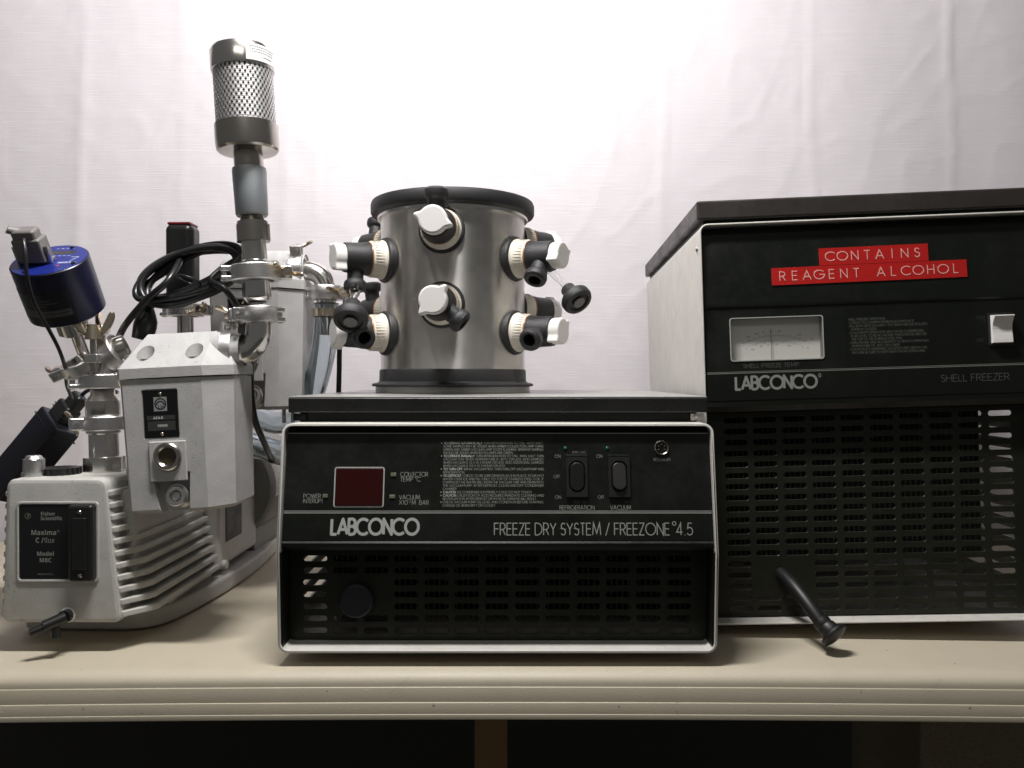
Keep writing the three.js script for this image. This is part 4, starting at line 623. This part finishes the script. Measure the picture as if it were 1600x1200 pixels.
{ // slim black gauge
  const d = 1.17, k = d / F, t = thing('vacuum_gauge', 'slim black upright vacuum gauge with red top inside the coiled cord', 'vacuum gauge', at(290, 540, d));
  const y = (v) => (540 - v) * k;
  part('gauge_housing', rbox(44 * k, y(352) - y(474), 0.036, 0.0105, -3.5 * k, (y(352) + y(474)) / 2, 0, 4), M.blackPlastic, t);
  part('red_top', rbox(36 * k, 0.0042, 0.03, 0.002, -3.5 * k, y(352), 0), M.red, t);
  part('gauge_foot', cyl(0.0125, 0.017, y(470) - y(480), 32, y(475)), M.steel, t);
  clamp(t, V(0, y(485), 0), UP, 0.0255, V(1, 0, 0.15), { h: 0.009, nut: 0.9 });
  part('pipe', cyl(0.0115, 0.0115, y(490) - y(540) + 0.06, 28, (y(490) + 0) / 2 - 0.03), M.steel, t);
}
{ // pipe joining the two inlet points, under the slim gauge
  const t = part('suction_pipe', tubeGeo([at(291, 566, 1.17), at(285, 585, 1.165), at(260, 596, 1.15), at(225, 592, 1.12), at(205, 575, 1.1), at(192, 556, 1.09)], 0.0115, 40, 20), M.steel, scene);
  t.userData = { label: 'bent steel suction pipe behind the front mist filter cap', category: 'pipe' };
}
// power adapter
{
  const a = at(-14, 752, 1.2), b = at(78, 642, 1.2), dir = b.clone().sub(a), t = thing('power_adapter', 'black power adapter leaning behind the pump', 'power adapter', a);
  const yv = dir.clone().normalize(), xv = V(1, 0, 0.45).addScaledVector(yv, -V(1, 0, 0.45).dot(yv)).normalize(), zv = xv.clone().cross(yv); t.quaternion.setFromRotationMatrix(new THREE.Matrix4().makeBasis(xv, yv, zv));
  const L = dir.length();
  part('adapter_case', [rbox(0.062, L, 0.04, 0.004, 0.02, L / 2, -0.01, 3), rbox(0.064, 0.0016, 0.042, 0.0006, 0.02, L - 0.014, -0.01)], M.navy, t);
  part('plug_head', [rbox(0.034, 0.03, 0.026, 0.005, 0.016, L + 0.012, -0.01, 3), rbox(0.026, 0.03, 0.02, 0.006, 0.019, L + 0.034, -0.01, 3), rbox(0.0345, 0.0015, 0.0265, 0.0005, 0.016, L + 0.011, -0.01), rbox(0.0345, 0.0015, 0.0265, 0.0005, 0.016, L + 0.016, -0.01)], M.blackPlastic, t);
  part('adapter_cable', capped([V(0.019, L + 0.04, -0.01), V(0.022, L + 0.058, -0.01), V(0.036, L + 0.078, -0.014), V(0.062, L + 0.09, -0.02)], 0.003, 24, 10), M.cord, t);
}
// coiled power cord
{
  const t = thing('power_cable', 'black power cord coiled around the slim gauge', 'power cord'), d0 = 1.118;
  const pts = [], turns = 6;
  for (let i = 0; i <= turns * 22; i++) {
    const a = i / 22 * 2 * Math.PI, k = i / 22, c = at(299 + 5 * n2(k * 0.9, 3), 427 + 9 * n2(k * 1.1, 7), d0);
    const A = 0.072 + 0.007 * n2(k * 0.8, 0.3), B = 0.03 + 0.009 * n2(k * 0.9, 5.5), q = 0.42 + 0.12 * n2(k * 0.7, 21);
    pts.push(c.add(V(A * Math.cos(a) * Math.cos(q) - B * Math.sin(a) * Math.sin(q), A * Math.cos(a) * Math.sin(q) * 0.95 + B * Math.sin(a) * Math.cos(q), -0.012 * Math.sin(a) + 0.011 * n2(k * 1.3, 9) - 0.012 * Math.cos(a))));
  }
  const s = [at(150, 560, 1.12), at(178, 540, 1.11), at(196, 508, 1.1), at(228, 470, 1.09), at(262, 440, 1.085)], e = [at(330, 438, 1.1), at(352, 452, 1.09), at(372, 482, 1.1), at(386, 515, 1.11), at(391, 560, 1.115), at(392, 610, 1.125), at(398, 655, 1.15), at(412, 690, 1.2), at(425, 720, 1.3)];
  part('coil', capped([...s, ...pts.slice(6), ...e], 0.0047, 620, 9), M.cord, t);
  part('tie_wrap', geoAlong(new THREE.TorusGeometry(0.0155, 0.0016, 8, 28), at(296, 438, 1.095), V(0.3, 0.2, 1)).rotateY(0), M.cord, t).visible = true;
  const pl = partGroup('plug', t); const pa = at(236, 470, 1.12), pb = at(222, 532, 1.12), pd = pb.clone().sub(pa).normalize();
  const body = lathe([[0.0045, -0.006], [0.0062, -0.004], [0.005, -0.002], [0.0072, 0.001], [0.0055, 0.004], [0.008, 0.007], [0.006, 0.01], [0.0085, 0.014], [0.0145, 0.027], [0.0155, 0.036], [0.014, 0.055], [0.001, 0.056]], 28);
  part('plug_body', geoAlong(body, pa, pd), M.blackPlastic, pl);
}
// rear outlet: elbow and clear hose
{
  const d = 1.235, t = thing('hose_elbow', 'polished steel elbow clamped between rear mist filter and clear hose', 'pipe elbow');
  const c1 = at(470, 424, d), e0 = at(468, 424, d), e1 = at(512, 452, d);
  part('elbow', tubeGeo([at(458, 423, d), at(474, 423, d), at(488, 424, d), at(501, 431, d), at(508, 443, d), at(510, 456, d), at(510, 470, d)], 0.0148, 40, 26), M.steel, t);
  part('hose_barb', lathe([[0.0148, 0], [0.0148, 0.01], [0.0125, 0.012], [0.0125, 0.03], [0.0138, 0.032], [0.0125, 0.04], [0.0125, 0.058], [0.0105, 0.058], [0.0105, 0]], 32).rotateX(Math.PI).translate(...at(510, 464, d).toArray()), M.steel, t);
  clamp(t, at(466, 424, d), V(1, 0, 0), 0.026, V(-0.15, 1, 0.3), { h: 0.01, turn: 1.1, nut: 1.1 });
  clamp(t, at(510, 458, d), V(0, 1, 0), 0.026, V(1, 0, 0.1), { h: 0.0105, turn: -0.2, nut: 1.2 });
}
{
  const path = [at(510, 474, 1.235), at(510, 500, 1.235), at(507, 535, 1.235), at(499, 575, 1.24), at(488, 612, 1.25), at(476, 640, 1.27), at(458, 655, 1.3), at(430, 660, 1.34), at(395, 651, 1.36), at(350, 640, 1.37), at(315, 645, 1.35), at(303, 668, 1.32), at(325, 688, 1.29), at(375, 692, 1.27), at(410, 700, 1.28), at(440, 709, 1.31), at(462, 716, 1.36)];
  const c = new THREE.CatmullRomCurve3(path, false, 'centripetal'); const o = new THREE.TubeGeometry(c, 160, 0.0192, 24), i = new THREE.TubeGeometry(c, 160, 0.0136, 20);
  const ix = i.index.array; for (let q = 0; q < ix.length; q += 3) { const s = ix[q]; ix[q] = ix[q + 1]; ix[q + 1] = s; } const nn = i.attributes.normal; for (let q = 0; q < nn.count; q++) nn.setXYZ(q, -nn.getX(q), -nn.getY(q), -nn.getZ(q));
  const t = thing('clear_hose', 'thick clear plastic hose looping down beside the freeze dryer', 'hose');
  const fr = c.computeFrenetFrames(160), ends = [];
  for (const e of [0, 160]) { const g = new THREE.RingGeometry(0.0136, 0.0192, 24); const m = new THREE.Matrix4().makeBasis(fr.normals[e], fr.binormals[e], fr.tangents[e]); m.setPosition(c.getPointAt(e / 160)); ends.push(g.applyMatrix4(m)); }
  part('hose_wall', merge([o, i, ...ends]), M.hose, t);
  part('hose_clip', geoAlong(lathe([[0.0194, -0.006], [0.0204, -0.006], [0.0204, 0.006], [0.0194, 0.006]], 32), at(510, 489, 1.235), V(0, 1, 0)), M.brass, t);
}
{
  const t = part('hanging_cable', capped([at(540, 470, 1.3), at(536, 500, 1.29), at(531, 540, 1.285), at(530, 580, 1.285), at(528, 640, 1.29), at(522, 720, 1.3)].map((p) => { p.x = Math.min(p.x, -0.262 - 0.0); return p; }), 0.0042, 40, 10), M.cord, scene);
  t.userData = { label: 'black cord hanging straight down between clear hose and manifold', category: 'cord' };
}

// ───────────────────────── in the dark under the table ─────────────────────────
{
  const post = part('wooden_post', rbox(0.055, 0.705, 0.04, 0.003, -0.035, -0.3875, -1.35), M.wood, scene); post.userData = { label: 'brown wooden post in the shadow under the table', category: 'post' };
  const bx = thing('cardboard_box', 'tan cardboard box in the shadow under the table', 'box', [0.86, -0.74, -1.62]);
  part('carton', rbox(0.22, 0.56, 0.3, 0.004, 0, 0.28, 0), M.carton, bx); part('flap', rbox(0.2, 0.004, 0.14, 0.001, 0, 0.565, 0.07), M.carton, bx);
  const lp = part('cable_loop', new THREE.TorusGeometry(0.06, 0.008, 10, 40).translate(0.22, -0.06, -1.35), M.cord, scene); lp.userData = { label: 'black cable loop hanging below the tabletop', category: 'cable' };
}
// the lamp over the table (outside the picture)
{
  const t = thing('tube_lamp', 'fluorescent tube lamp hanging over the table', 'lamp', LAMP.toArray());
  part('lamp_tube', new THREE.CylinderGeometry(0.05, 0.05, TUBE, 24).rotateZ(Math.PI / 2), S({ color: lin(1, 1, 1), emissive: lin(1, 0.97, 0.95), emissiveIntensity: 5 }), t);
  part('reflector', prismX([[-0.06, 0.06], [0.06, 0.06], [0.05, 0.075], [-0.05, 0.075]], -TUBE / 2, TUBE / 2), M.caseWhite, t);
  for (const x of [-0.18, 0.18]) part('lamp_chain', cyl(0.003, 0.003, 0.45, 8, 0.3).translate(x, 0, 0), M.legSteel, t);
}
scene.traverse((o) => { if (o.isMesh) { o.castShadow = o.receiveShadow = true; } });
renderer.render(scene, camera);
